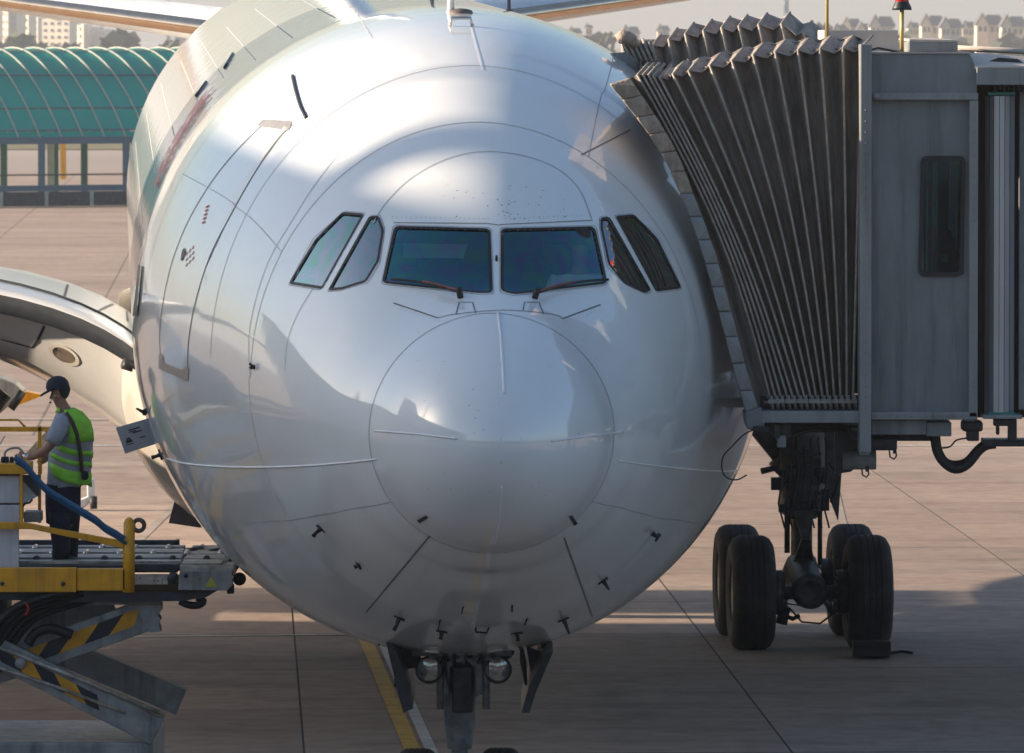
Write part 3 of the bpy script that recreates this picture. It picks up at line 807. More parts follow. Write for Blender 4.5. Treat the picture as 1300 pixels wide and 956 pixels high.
# wings
foil_u = [(0,0),(.015,.012),(.05,.018),(.12,.02),(.25,.02),(.45,.01),(.7,.0),(1,-.02)]
foil_l = [(.7,-.30),(.45,-.62),(.25,-.66),(.12,-.54),(.05,-.33),(.015,-.15)]
def wing_station(y, side):
    a = abs(y)
    le = 20.0 + (a-2.6)*.60
    ch = 11.2 - (a-2.6)*.46 if a < 10 else 7.8-(a-10)*.27
    # leading edge: drooped right at the root, then rising with the dihedral
    z0 = -.98 + .66*(1-math.exp(-(a-2.6)/.75)) + (a-2.6)*.085
    th = 1.9-(a-2.6)*.33 if a < 5 else max(.35, 1.1-(a-5)*.04)
    return [A(side*a, le+u*ch, z0 + v*th - u*.30) for u, v in foil_u + foil_l]
for side in (-1, 1):
    st = [2.3, 2.6, 2.9, 3.2, 3.6, 4.1, 4.8, 5.6, 7, 9, 12, 16, 21, 26, 30]
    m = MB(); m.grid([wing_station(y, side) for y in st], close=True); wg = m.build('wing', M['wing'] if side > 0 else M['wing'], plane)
    if side < 0: wingL = wg
    # slat along the leading edge, with its dark lower lip
    m = MB(); lip = MB(); r1 = []; r2 = []
    for a in [2.78, 2.95, 3.15, 3.4, 3.7, 4.05, 4.5, 5, 6, 8.4]:
        le = 20.0 + (a-2.6)*.60 - .42
        z0 = -.98 + .66*(1-math.exp(-(a-2.6)/.75)) + (a-2.6)*.085 - .03
        r1.append([A(side*a, le+u, z0+v) for u, v in ((1.25,.07),(.9,.075),(.55,.07),(.28,.05),(.1,.025),(0,0),(-.02,-.03))])
        r2.append([A(side*a, le+u, z0+v) for u, v in ((-.02,-.03),(-.01,-.10),(.02,-.19),(.10,-.24),(.5,-.20),(.7,.1))])
    m.grid(r1); sl2 = m.build('slat', M['wing'], plane)
    lip.grid(r2); lip.build('slat_lip', M['slatdark'], sl2)
    e2 = MB(); e2.cyl(A(side*2.72,19.8,-1.08), A(side*2.95,19.7,-1.0), .06, 10); e2.build('slat_end_seal', M['black'], sl2)
    # engine with nacelle and pylon
    m = MB(); m.lathe(A(side*9.37, 17.6, -2.35), AM @ Vector((0,1,0)), [(.0,1.26),(-.12,1.34),(-.05,1.42),(.5,1.52),(1.6,1.55),(3.2,1.42),(4.6,1.1),(5.4,.6)], 40)
    m.lathe(A(side*9.37, 17.6, -2.35), AM @ Vector((0,1,0)), [(0,1.26),(.9,1.22),(1.2,1.2)], 40); en = m.build('engine', M['wing'], plane)
    m = MB(); m.lathe(A(side*9.37, 18.4, -2.35), AM @ Vector((0,1,0)), [(-.5,0),(-.1,.25),(.1,.35),(.12,1.2)], 30); m.build('fan', M['blackmetal'], en)
    m = MB(); m.hexa([A(side*9.37-.2,18.6,-1.0),A(side*9.37+.2,18.6,-1.0),A(side*9.37+.2,25,-1.0),A(side*9.37-.2,25,-1.0),A(side*9.37-.15,20,-.25),A(side*9.37+.15,20,-.25),A(side*9.37+.15,26,-.2),A(side*9.37-.15,26,-.2)]); m.build('pylon', M['wing'], plane)
# landing light and panel gaps in the wing root
def at_wing(x, y, Y): return P(x, y, Y)
WB = BVHTree.FromPolygons([v.co[:] for v in wingL.data.vertices], [p_.vertices[:] for p_ in wingL.data.polygons])
def wing_hit(x, y):
    d = (P(x, y, 100) - EYE).normalized(); iv = PM.inverted()
    loc, nr, _, _d = WB.ray_cast(iv @ EYE, (iv.to_3x3() @ d))
    if loc is None: return None
    loc = PM @ loc; nr = (PM.to_3x3() @ nr).normalized()
    return loc, (-nr if nr.dot(d) > 0 else nr)
m = MB()
hs = [wing_hit(82+17*math.cos(t)+1.5*math.sin(t), 450+10.5*math.sin(t)+6*math.cos(t)) for t in [k*math.pi/12 for k in range(24)]]
if all(hs):
    m.add([h[0]+h[1]*.01 for h in hs], [tuple(range(24))]); wl_ = m.build('landing_light', mat('landing_light_glass', (.16,.13,.10), .25, 0, .4, 6), plane)
    ribbon([(h[0], h[1]) for h in hs], .05, .012, None, True).build('light_rim', M['belly'], wl_)
for pts in ([(57,413),(50,428),(42,441)], [(42,441),(0,430),(-20,424)], [(86,362),(82,376),(78,387)], [(150,384),(135,390),(120,398)], [(158,356),(160,380),(162,408)]):
    hh_ = [wing_hit(*q_) for q_ in smooth_px(pts, 4)]; hh_ = [h for h in hh_ if h]
    if len(hh_) > 1: ribbon(hh_, .03, .008).build('panel_gap', M['black'], plane)
if 0: c = P(80, 449, 80.15)
# horizontal stabiliser and fin
for side, dz in ((-1, .0), (1, .0)):
    rws = []
    for a in (.6, 1.2, 2, 4, 6, 9.7):
        le = 52.0 + (a-1.2)*.62; ch = 5.6-(a-1.2)*.35; z0 = 1.92+(a-1.2)*.125
        rws.append([A(side*a, le+u*ch, z0+v*ch*.9) for u, v in ((1,.0),(.6,.05),(.3,.066),(.1,.045),(.03,.026),(.008,.012),(0,0),(.008,-.012),(.03,-.024),(.1,-.035),(.3,-.045),(.6,-.03))])
    m = MB(); m.grid(rws, close=True); stb = m.build('horizontal_stabiliser', mat('stabiliser_paint', (.74,.78,.82), .35), plane)
    m = MB(); m.grid([[p + (A(0,-1.0,0)-A(0,0,0))*.012 for p in [r_[4], r_[5], r_[6], r_[7], r_[8]]] for r_ in rws]); m.build('leading_edge', M['brownle'], stb)
m = MB(); rws = []
for zz, le, ch in ((2.5,44,10.5),(3.2,46.5,8.2),(11.2,54.5,3.6)):
    rws.append([A(sx*ch*.055, le+u*ch, zz) for u, sx in ((0,0),(.03,.45),(.1,.8),(.3,1),(.6,.7),(1,0),(.6,-.7),(.3,-1),(.1,-.8),(.03,-.45))])
m.grid(rws, close=True); m.build('tail_fin', M['skin'], plane)

# ---- wheels
def wheel(parent, c, ax, r, wd, nm='wheel'):
    c = Vector(c); ax = Vector(ax).normalized()
    m = MB(); h = wd/2; rr = r
    pr = [(-h*.62, r*.50),(-h*.86,r*.56),(-h*.99,r*.70),(-h*.97,r*.84),(-h*.82,r*.94),(-h*.62,r*.985)]
    gl = []
    for gx in (-.42, -.14, .14, .42):
        gl += [(h*(gx-.03), r), (h*(gx-.025), r*.978), (h*(gx+.025), r*.978), (h*(gx+.03), r)]
    pr += gl + [(-a, b) for a, b in pr[::-1]]
    m.lathe(c, ax, pr, 56); w_ = m.build('wheel', M['tyre'], parent, auto=35)
    m = MB()
    for sg in (-1, 1):
        m.lathe(c, ax*sg, [(h*.60,r*.50),(h*.78,r*.52),(h*.80,r*.49),(h*.55,r*.42),(h*.42,r*.30),(h*.42,r*.2),(h*.66,r*.19),(h*.70,r*.12),(h*.70,0)], 30)
        for k in range(9):
            t = k*2*math.pi/9; u = ax.cross(Vector((0,0,1))).normalized(); v = ax.cross(u)
            q = c + ax*sg*h*.44 + (u*math.cos(t)+v*math.sin(t))*r*.36
            m.cyl(q, q+ax*sg*.03, r*.035, 6)
    m.build('rim', M['rim'], w_)
    return w_
# main gear: levelled with the ground
axX = (A(1,30,0)-A(0,30,0)).normalized(); axS = Vector((-axX.y, axX.x, 0))
def main_gear(side):
    base = A(side*5.27, 30.5, 0); base.z = 0
    def L(x, s, z): return base + axX*x + axS*s + Vector((0,0,z))
    root = MB()
    root.tube([L(0,0,1.0), L(0,0,1.55)], .13, 16); root.tube([L(0,0,1.5), L(0,0,1.6), L(0,0,2.6), L(.0,0,4.2)], .2, 16, rs=[.18,.27,.29,.32])
    root.box(L(-.34,-.05,2.5), L(.36,.35,4.4))
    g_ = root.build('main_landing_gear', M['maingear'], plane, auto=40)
    for s in (-.99, .99):
        for x in (-.70, .70): wheel_parts(L(x, s, .675), g_)
    m = MB(); m.tube([L(0,-1.15,.72), L(0,-.9,.74), L(0,0,.92), L(0,.9,.74), L(0,1.15,.72)], .15, 12, rs=[.13,.17,.2,.17,.13])
    m.build('bogie_beam', M['maingear'], g_)
    for s in (-.99, .99):
        m = MB(); m.cyl(L(-.72,s,.675), L(.72,s,.675), .085, 12); m.build('axle', M['maingear'], g_)
        for x in (-.42,.42):
            m = MB(); m.cyl(L(x-.09,s,.675), L(x+.09,s,.675), .27, 20)
            for k in range(8):
                t = k*math.pi/4; m.cyl(L(x-.11,s+.22*math.cos(t),.675+.22*math.sin(t)), L(x+.11,s+.22*math.cos(t),.675+.22*math.sin(t)), .028, 6)
            m.build('brake_pack', M['blackmetal'], g_)
        for x in (-.26,.26):
            m = MB(); m.tube([L(x,s,.45), L(x,s*.5,.5), L(x*.6,0,.62)], .035, 8); m.build('brake_rod', M['maingear'], g_)
    m = MB(); m.lathe(L(0,-1.0,.70), -axS, [(0,.22),(.2,.21),(.24,.16),(.24,.13),(.2,.12),(.2,0)], 24); m.build('bogie_end', M['maingear'], g_)
    # torque link, jacks, boxes, hoses
    m = MB(); m.hexa([L(-.13,-.30,1.62),L(.13,-.30,1.62),L(.13,-.22,1.62),L(-.13,-.22,1.62),L(-.05,-.62,1.28),L(.05,-.62,1.28),L(.05,-.55,1.28),L(-.05,-.55,1.28)])
    m.hexa([L(-.05,-.60,1.30),L(.05,-.60,1.30),L(.05,-.53,1.30),L(-.05,-.53,1.30),L(-.14,-.25,.95),L(.14,-.25,.95),L(.14,-.18,.95),L(-.14,-.18,.95)])
    m.build('torque_link', M['maingear'], g_, bevel=.01)
    m = MB(); m.tube([L(-side*.1,.1,2.1), L(-side*.9,.1,3.05)], .11, 12, rs=[.13,.11]); m.tube([L(-side*.0,.1,2.0), L(-side*.25,.1,2.28)], .19, 12); m.build('side_stay', M['maingear'], g_)
    det = MB()
    for k in range(26):
        z = rnd.uniform(1.55, 2.35); x = rnd.uniform(-.32,.28)
        det.box(L(x,-.30,z), L(x+rnd.uniform(.04,.13),-.18+rnd.uniform(0,.1),z+rnd.uniform(.03,.12)))
    det.cyl(L(-.20,-.26,1.1), L(-.20,-.26,1.75), .035, 10); det.cyl(L(.20,-.24,.95), L(.20,-.24,1.6), .03, 10)
    det.box(L(-.38,-.1,1.85), L(-.2,.05,2.0)); det.box(L(.18,-.15,1.6), L(.33,.0,1.86)); det.tube([L(-.5,-.1,2.08), L(-.34,-.15,2.12), L(-.2,-.15,2.0)], .04, 8)
    det.build('hydraulic_fittings', M['blackmetal'], g_, kind='stuff')
    ho = MB()
    for k in range(7):
        x = -.28+k*.09; ho.tube([L(x,-.26,2.5), L(x+.03,-.32,2.1), L(x-.03,-.30,1.7), L(x+.05,-.27,1.4)], .013, 6)
    ho.tube([L(-.25,-1.05,.50), L(-.1,-1.1,.33), L(.12,-1.1,.31), L(.32,-1.05,.45)], .012, 6); ho.tube([L(-.3,-1.05,.55), L(-.05,-1.1,.52), L(.2,-1.1,.60)], .01, 6)
    ho.tube([L(.34,-.1,1.7), L(.45,-.12,2.0), L(.30,-.12,2.2)], .014, 6)
    for s in (-.9, .9):
        ho.tube([L(-.35,s-.1,.42), L(-.2,s-.12,.36), L(-.12,s-.1,.4)], .03, 6)
        ho.tube([L(-.34,s-.15,.30), L(-.30,s-.15,.50)], .07, 8)
    ho.build('hydraulic_hose', M['black'], g_, kind='stuff')
    m = MB()
    m.prism([L(side*.34,.1,2.75), L(side*.72,.1,3.6), L(side*.70,.1,1.55), L(side*.33,.1,2.45)] if False else [L(side*.15,.25,4.2), L(side*.62,.25,4.2), L(side*.55,.25,2.6), L(side*.47,.25,1.45), L(side*.12,.25,2.35)], axS*.05)
    m.build('gear_door', M['maingear'], g_)
    return g_
wheel_src = {}
def wheel_parts(c, parent):
    if 'm' not in wheel_src:
        w_ = wheel(parent, c, axX, .69, .53); wheel_src['m'] = (w_, Vector(c)); return w_
    w0, c0 = wheel_src['m']
    off = PM.to_3x3().inverted() @ (Vector(c) - c0)
    n_ = w0.copy(); COL.objects.link(n_); n_.parent = parent; n_.location = off; W[n_.name] = W[w0.name]
    for ch in [k for k in bpy.data.objects if k.parent == w0]:
        q = ch.copy(); COL.objects.link(q); q.parent = n_; W[q.name] = W[ch.name]
    return n_
main_gear(1); main_gear(-1)
# nose gear
nb = A(0, 6.75, 0); nb.z = 0
def NL(x, s, z): return nb + axX*x + axS*s + Vector((0,0,z))
m = MB(); m.tube([NL(0,0,.55), NL(0,-.02,1.1)], .075, 16); m.tube([NL(0,-.02,1.05), NL(0,-.05,1.3), NL(0,-.15,2.3)], .12, 16, rs=[.11,.14,.14]); ng = m.build('nose_landing_gear', M['gear'], plane, auto=40)
for x in (-.37, .37): wheel(ng, NL(x, 0, .52), axX, .525, .36)
m = MB(); m.cyl(NL(-.37,0,.52), NL(.37,0,.52), .06, 12); m.build('axle', M['gear'], ng)
def npx(x, y, dY=-.35): return P(x, y, nb.y + dY)
for x in (545, 632):
    c = npx(x, 850); m = MB(); m.lathe(c, (0,-1,0), [(-.10,.03),(-.06,.09),(0,.122),(.035,.124),(.035,.108),(.015,.104)], 24); lt = m.build('taxi_light', M['blackmetal'], ng)
    m = MB(); m.lathe(c, (0,-1,0), [(.015,.104),(.024,.07),(.028,0)], 24); m.build('lens', M['lens'], lt)
    m = MB(); m.tube([c+Vector((0,.05,.02)), c+Vector((.0,.1,.1)), npx(588, 838, -.2)], .018, 8); m.bpx(x-22, 824, x+18, 833, c.y-.05, c.y+.12); m.build('lamp_bracket', M['gear'], ng)
m = MB()   # steering collar and tow fitting
m.ppx([(566,835),(575,822),(600,820),(612,832),(614,880),(604,885),(604,848),(596,841),(578,841),(571,848),(570,885),(562,880)], nb.y-.40, nb.y-.2)
m.bpx(556, 800, 622, 822, nb.y-.3, nb.y-.05); m.build('steering_collar', M['gear'], ng, bevel=.012)
m = MB(); m.bpx(574, 846, 600, 905, nb.y-.36, nb.y-.15); m.build('tow_fitting', M['blackmetal'], ng, bevel=.015)
for sgn in (-1, 1):
    m = MB(); m.cyl(npx(588+sgn*22, 800), npx(588+sgn*22, 880), .022, 10); m.cyl(npx(588+sgn*29, 815), npx(588+sgn*29, 900), .035, 10); m.build('steering_actuator', M['gear'], ng)
m = MB()
for k in range(9):
    x = rnd.uniform(560, 618); m.tube([npx(x, 806, -.42), npx(x+rnd.uniform(-8,8), 822, -.46), npx(x+rnd.uniform(-10,10), 842, -.42)], .009, 6)
m.tube([npx(607,812,-.5), npx(603,822,-.52), npx(594,832,-.5)], .012, 6); m.tube([npx(569,812,-.45), npx(566,828,-.48), npx(566,852,-.45), npx(572,880,-.4)], .014, 6)
m.build('hydraulic_hose', M['black'], ng, kind='stuff')
m = MB()
for k in range(30):
    x = rnd.uniform(540, 640); y = rnd.uniform(806, 836); m.bpx(x, y, x+rnd.uniform(3,9), y+rnd.uniform(2,7), nb.y-.4, nb.y-.3)
m.build('hydraulic_fittings', M['gear'], ng, kind='stuff')
m = MB(); m.tube([npx(549,823), npx(556,806), npx(560,800)], .02, 6); m.bpx(538,822,556,827,nb.y-.45,nb.y-.4); m.build('yellow_pin_bracket', M['hazard_y'], ng)
# open nose gear doors and stays
for pts, y0 in (([(490,815),(497,812),(520,870),(524,900),(512,905),(503,870)], -.2), ([(694,826),(702,828),(680,880),(672,905),(662,905),(672,870)], -.2)):
    m = MB(); m.ppx(pts, nb.y-1.2, nb.y+.9); m.build('nose_gear_door', M['blackmetal'], ng)
for pts in ([(500,822),(530,826),(540,846),(512,850),(496,842)], [(612,826),(655,824),(650,834),(636,842)], [(668,820),(688,828),(690,840),(682,858),(674,856)]):
    m = MB(); m.ppx(pts, nb.y-.3, nb.y-.25); m.build('door_bracket', M['blackmetal'], ng)
for a, b in (((508,830),(502,872)),((661,815),(668,870)),((700,801),(688,823)),((500,798),(494,812)),((480,818),(545,804)),((690,806),(664,812))):
    m = MB(); m.tube([npx(*a), npx((a[0]+b[0])/2, (a[1]+b[1])/2), npx(*b)], .02, 8, rs=[.014,.028,.012]); m.build('door_stay', M['blackmetal'], ng)

# the pilot behind the right windshield
def skin_body(name, parent, verts, edges, m, root=0, sub=2, kindlabel=None):
    me = bpy.data.meshes.new(name); inv = W[parent.name].inverted() if parent else Matrix.Identity(4)
    me.from_pydata([tuple(inv @ Vector(v[:3])) for v in verts], edges, []); me.materials.append(m)
    o = mesh_obj(name, me, parent)
    sk = o.modifiers.new('skin', 'SKIN'); sk.use_smooth_shade = True
    bm = bmesh.new(); bm.from_mesh(me); lay = bm.verts.layers.skin.verify()
    bm.verts.ensure_lookup_table()
    for i, v in enumerate(bm.verts):
        r_ = verts[i][3]; v[lay].radius = (r_, verts[i][4] if len(verts[i]) > 4 else r_); v[lay].use_root = (i == root)
    bm.to_mesh(me); bm.free()
    sb_ = o.modifiers.new('subdivision', 'SUBSURF'); sb_.levels = sub; sb_.render_levels = sub
    return o
pb = A(.80, 2.66, -.05)
pil = thing('person', pb, 'seated pilot in a white shirt behind the right-hand windshield', 'person', rot=AM)
def PL(x, s, z): return pb + axX*x + axS*s + Vector((0,0,z))
pvs = [(*PL(0,0,.05),.15,.12),(*PL(0,-.02,.4),.17,.12),(*PL(0,-.05,.75),.16,.11),(*PL(0,-.08,.93),.055),(*PL(0,-.10,1.02),.075),(*PL(0,-.11,1.13),.085),(*PL(0,-.11,1.2),.06),
       (*PL(.2,-.05,.8),.065),(*PL(.27,-.2,.55),.05),(*PL(.12,-.24,.66),.035),(*PL(.08,-.26,.72),.035),(*PL(-.2,-.05,.8),.065),(*PL(-.27,-.2,.55),.05),(*PL(-.14,-.28,.6),.035)]
skin_body('body', pil, pvs, [(0,1),(1,2),(2,3),(3,4),(4,5),(5,6),(2,7),(7,8),(8,9),(9,10),(2,11),(11,12),(12,13)], M['body'])
pv2 = [(*PL(0,0,.05),.165,.135),(*PL(0,-.02,.4),.185,.135),(*PL(0,-.05,.75),.175,.125),(*PL(0,-.07,.86),.09),(*PL(.2,-.05,.8),.08),(*PL(.27,-.2,.55),.065),(*PL(-.2,-.05,.8),.08),(*PL(-.27,-.2,.55),.065)]
skin_body('shirt', pil, pv2, [(0,1),(1,2),(2,3),(2,4),(4,5),(2,6),(6,7)], M['white_shirt'])
hm = MB(); hm.lathe(PL(0,-.10,1.10), (0,0,1), [(0,.098),(.06,.10),(.12,.085),(.15,.04),(.155,0)], 16); hm.build('hair', M['hair'], pil)

# ------------------------------------------------------------------ the jet bridge
YN, YF = 61.9, 65.9
br = thing('jet_bridge', (5.0, 64, 0), 'grey boarding bridge whose folded brown bellows press against the nose of the airliner', 'jet bridge')
top = [(809,95),(816,95),(823,95),(829,96),(837,98),(854,94),(874,90),(901,83),(929,77),(956,70),(984,66),(1013,64),(1041,62),(1070,61),(1094,60)]
bot = [(977,503),(984,503),(991,503),(999,503),(1006,503),(1014,503),(1021,503),(1029,503),(1036,503),(1044,503),(1051,503),(1059,503),(1067,503),(1075,503),(1083,503)]
NR = len(top); NT = 14
def ridge(i, t, dY=0.0, push=0.0):
    x0, y0 = top[i]; x1, y1 = bot[i]
    bow = 20*(1-i/14)*math.sin(math.pi*t)
    p = P(x0+(x1-x0)*t + bow + push, y0+(y1-y0)*t, YN)
    return p + Vector((0, dY, 0))
rows = []; ridge_rows = []
for i in range(NR):
    rr = [ridge(i, k/NT) for k in range(NT+1)]
    ridge_rows.append(rr); rows.append(rr)
    if i < NR-1:
        gap = (ridge(i+1, .3) - ridge(i, .3)).length
        dep = .11 + min(.16, gap*.9)
        a = [ridge(i, k/NT) for k in range(NT+1)]; b = [ridge(i+1, k/NT) for k in range(NT+1)]
        def mix(f, d): return [p*(1-f)+q*f + Vector((0, d*(1 if j > 0 else .8) + rnd.uniform(-.012,.012), 0)) for j, (p, q) in enumerate(zip(a, b))]
        rows += [mix(.22, dep*.55), mix(.5, dep), mix(.78, dep*.55)]
m = MB()
for i in range(NR-1):
    m.grid(rows[i*4:i*4+5])
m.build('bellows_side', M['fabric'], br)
for i in range(NR):
    pts = ridge_rows[i] 
    t0 = pts[0]; tail = [t0 + Vector((.10, .12, .10))]
    m = MB(); m.tube(tail + [p + Vector((0,-.008,0)) for p in pts] + [pts[-1] + Vector((.015, -.01, -.09))], .0115, 6); m.build('bellows_hoop', M['rod'], br)
# top folds: pale panels from the near corner up to the crest, then the sagging roof
def crest(i, k=0): 
    x, y = top[i]; w_ = 1 if i < 5 else 1.6
    return P(x+9*w_, y-8*w_ - (4 if i > 4 else 0), YN) + Vector((0, .28, 0))
far = [(828,44),(849,36),(870,29),(893,25),(916,21),(938,19),(963,17),(992,16),(1020,27),(1044,34)]
for i in range(NR-1):
    A0, B0 = ridge_rows[i][0], ridge_rows[i+1][0]; A1, B1 = crest(i), crest(i+1)
    if i == NR-2: B1 = P(1100, 50, YN) + Vector((0,.28,0))
    wd = (B0-A0).length
    m = MB()
    low = (A0*.35+B0*.65) + Vector((0, .07, -.03 - wd*.08)); mid1 = (A1*.45+B1*.55) + Vector((0, .05, -wd*.16)); 
    m.grid([[A0, A0*.5+A1*.5+Vector((0,0,.01)), A1],[low*.5+A0*.5, (low+mid1+A0+A1)/4, mid1*.5+A1*.5+Vector((0,0,.012))],[low, low*.5+mid1*.5, mid1],[B0, B0*.5+B1*.5, B1]])
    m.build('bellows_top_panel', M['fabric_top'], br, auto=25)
# roof between the two crests
m = MB(); rws = []
for i in range(NR-1):
    for f in (0, .5):
        c = crest(i)*(1-f) + crest(i+1)*f; dz = -.10 if f else 0
        fx = 650 + (proj(c)[0]-650)*YN/YF
        rws.append([c + Vector((0,0,dz*.4)), c + Vector((-.02,1.2,-.25+dz)), c + Vector((-.02,2.6,-.22+dz)), P(fx, 74, YF-.6)+Vector((0,0,dz))])
m.grid(rws); m.build('bellows_roof', M['fabric'], br)
# far crest of folds
frow = []
for i in range(len(far)):
    x, y = far[i]; frow.append((P(x, y+14, YF-.45), P(x+11, y, YF-.2), P(x+8, y+52, YF-.5)))
fb = MB()
for i in range(len(far)-1):
    (a0,a1,a2), (b0,b1,b2) = frow[i], frow[i+1]
    m = MB(); d = (b0-a0).length
    low = a0*.3+b0*.7+Vector((0,.06,-.05)); mid1 = a1*.4+b1*.6+Vector((0,.05,-d*.25))
    m.grid([[a0, a1],[low, mid1],[b0, b1]], smooth=False); m.build('bellows_top_panel', M['fabric_top'], br)
    fb.grid([[a0, a2],[low+Vector((0,.12,0)), (a2+b2)/2+Vector((0,.15,0))],[b0, b2]])
    h_ = MB(); h_.tube([a1, a0+Vector((0,-.008,0)), a2+Vector((0,-.008,0))], .0135, 6); h_.build('bellows_hoop', M['rod'], br)
fb.build('bellows_side', M['fabric'], br)
# small tight folds at the far left end
for k in range(6):
    x = 793+k*6.5; m = MB(); m.tube([P(x-3, 50+ (k%2)*2, YF-.3), P(x, 58, YF-.45), P(x+9, 78, YF-.5)], .014, 6); m.build('bellows_hoop', M['rod'], br)
m = MB(); m.grid([[P(788+k*6.5,50,YF-.25), P(790+k*6.5,58,YF-.4+.1*(k%2)), P(800+k*6.5,84,YF-.4)] for k in range(8)]); m.build('bellows_side', M['fabric'], br)
m = MB(); m.tube([P(783,50,YF-.5), P(791,46,YF-.5), P(801,50,YF-.5), P(808,60,YF-.4)], .05, 8, rs=[.04,.07,.06,.04]); m.build('bellows_top_panel', M['pad'], br)
m = MB(); m.ppx([(770,68),(797,66),(828,96),(806,104)], YF-.6, YF-.3); m.build('bellows_curtain', M['bridge'], br)
# front pad that hugs the fuselage
pl = smooth_px([(774,107),(800,139),(824,171),(846,206),(864,246),(881,290),(896,335),(908,380),(921,428),(934,478),(949,528)], 3)
wdt = [26 - 10*min(1, i/12) for i in range(len(pl))]
def padpt(i, side, Y):
    x, y = pl[i]
    if side: w_ = wdt[i]; return P(x+w_, y-w_*.30*max(.15, 1-i/14), Y)
    return P(x, y, Y)
for i in range(0, len(pl)-1, 2):
    k = min(i+2, len(pl)-1); jt = rnd.uniform(-.012, .012); m = MB(); Y0 = YN-.14+jt
    def lerp(a, b, t): return a*(1-t)+b*t
    L3 = [padpt(i,0,Y0), padpt(i+1,0,Y0-.012), padpt(k,0,Y0)]; R3 = [padpt(i,1,Y0+.02), padpt(i+1,1,Y0+.008), padpt(k,1,Y0+.02)]
    L3[-1] = lerp(L3[-1], L3[1], .02); R3[-1] = lerp(R3[-1], R3[1], .02)
    m.prism([L3[0], R3[0], R3[1], R3[2], L3[2], L3[1]], (0,.45,0)); m.build('pad_segment', M['pad'] if i < 12 else M['bridge_light'], br, bevel=.012)  # tan above, grey below: sunlit and shaded parts painted into the colour
m = MB(); m.grid([[P(x+4, y-2, YN+.02), P(x+w_-2, y-6, YN+.05)] for (x, y), w_ in zip(pl, wdt)]); m.build('pad_backing', M['black'], br)
# curtain between pad and first fold
m = MB(); rws = []
for k in range(NT+1):
    q = ridge_rows[0][k]; t = k/NT*(len(pl)-1); i = min(int(t), len(pl)-2); f = t-i
    x = pl[i][0]*(1-f)+pl[i+1][0]*f + wdt[i]-3; y = pl[i][1]*(1-f)+pl[i+1][1]*f - 6
    p = P(x, y, YN); c = p*.5 + q*.5 + Vector((0,.22,0)); rws.append([p, c, q])
m.grid(rws); m.build('bellows_curtain', M['fabric'], br)
m = MB(); m.ppx([(945,524),(966,516),(972,540),(962,548),(948,545)], YN-.25, YN+.4); m.build('pad_foot', M['bridge'], br, bevel=.02)
# closed inside of the bellows, so nothing shows through
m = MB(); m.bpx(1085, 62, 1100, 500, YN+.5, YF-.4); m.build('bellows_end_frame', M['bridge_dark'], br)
# row of turnbuckles at the foot of the folds
m = MB(); m.tube([P(970,510.5,YN-.06), P(1090,510.5,YN-.06)], .012, 6)
m.build('bellows_rail', M['rod'], br)
for i in range(NR):
    x = bot[i][0]; m = MB(); m.tube([P(x+2, 503, YN-.04), P(x+3, 510, YN-.08), P(x+4, 519, YN-.05)], .014, 6); m.bpx(x-2, 507, x+5, 512, YN-.1, YN-.06); m.build('turnbuckle', M['rod'], br)
m = MB(); m.bpx(966, 503, 1092, 522, YN+.1, YN+.4); m.build('bellows_sill', M['bridge_dark'], br)
# cab
YC = 61.7
def bb(name, x0, y0, x1, y1, Y0, Y1, mt='bridge', bev=.008, label=None):
    m = MB(); m.bpx(x0, y0, x1, y1, Y0, Y1); return m.build(name, M[mt], br, bevel=bev, label=label)
bb('floor_beam', 967, 522, 1092, 537, YC-.05, YF, 'bridge_light')
bb('corner_post', 1092, 56, 1106, 575, YC-.10, YC+.25, 'bridge_light', .012)
m = MB()   # side wall with a real window opening
gx = [1106,1172,1223,1231]; gy = [127,201,348,523]
m.add([P(x,y,YC+.10) for y in gy for x in gx], [(r_*4+c_, r_*4+c_+1, r_*4+c_+5, r_*4+c_+4) for r_ in range(3) for c_ in range(3) if (r_, c_) != (1, 1)])
sw_ = m.build('side_wall', M['bridge'], br); md = sw_.modifiers.new('thick', 'SOLIDIFY'); md.thickness = .05; md.offset = 0
bb('wall_post', 1231, 127, 1241, 530, YC-.02, YC+.2, 'bridge_light', .008)
bb('lower_rail', 1106, 523, 1241, 533, YC-.02, YC+.2, 'bridge_light')
bb('header_rail', 1106, 118, 1242, 127, YC-.03, YC+.3, 'bridge_light')
m = MB(); c = P(1112,122,YC-.03); m.cyl(c, c+Vector((0,-.03,0)), .03, 14); m.build('bolt_head', M['bridge_light'], br)
m = MB()
m.ppx([(1106,118),(1104,68),(1231,68),(1240,88),(1240,118)], YC+.02, YC+.12); m.build('roof_fascia', M['bridge'], br)
m = MB(); m.hexa([P(1104,68,YC),P(1232,68,YC),P(1232,68,YC)+Vector((0,4,0)),P(1104,68,YC)+Vector((0,4,0)),P(1104,66,YC),P(1232,66,YC),P(1232,66,YC)+Vector((0,4,0)),P(1104,66,YC)+Vector((0,4,0))]); m.build('cab_roof', M['roofm'], br)
m = MB(); m.hexa([P(1238,88,YC-.05),P(1340,88,YC-.05),P(1340,88,YC+1.0),P(1232,70,YC+.1)+Vector((0,.4,0)),P(1238,84,YC-.05),P(1340,84,YC-.05),P(1340,74,YC)+Vector((0,1.6,.0)),P(1226,66,YC)+Vector((0,1.2,0))]); m.build('tunnel_roof', M['roofm'], br)
bb('tunnel_fascia', 1240, 85, 1345, 108, YC-.10, YC+.3, 'bridge_light')
m = MB(); m.ppx([(1255,78),(1268,73),(1292,75),(1300,80)], YC-.02, YC+.02); m.build('roof_hatch', M['bridge_dark'], br)
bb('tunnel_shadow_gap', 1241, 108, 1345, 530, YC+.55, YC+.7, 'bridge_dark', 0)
for k in range(7): bb('roller_fitting', 1262+k*6, 109, 1265+k*6, 117-(k%2)*3, YC+.1, YC+.3, 'blackmetal', 0)
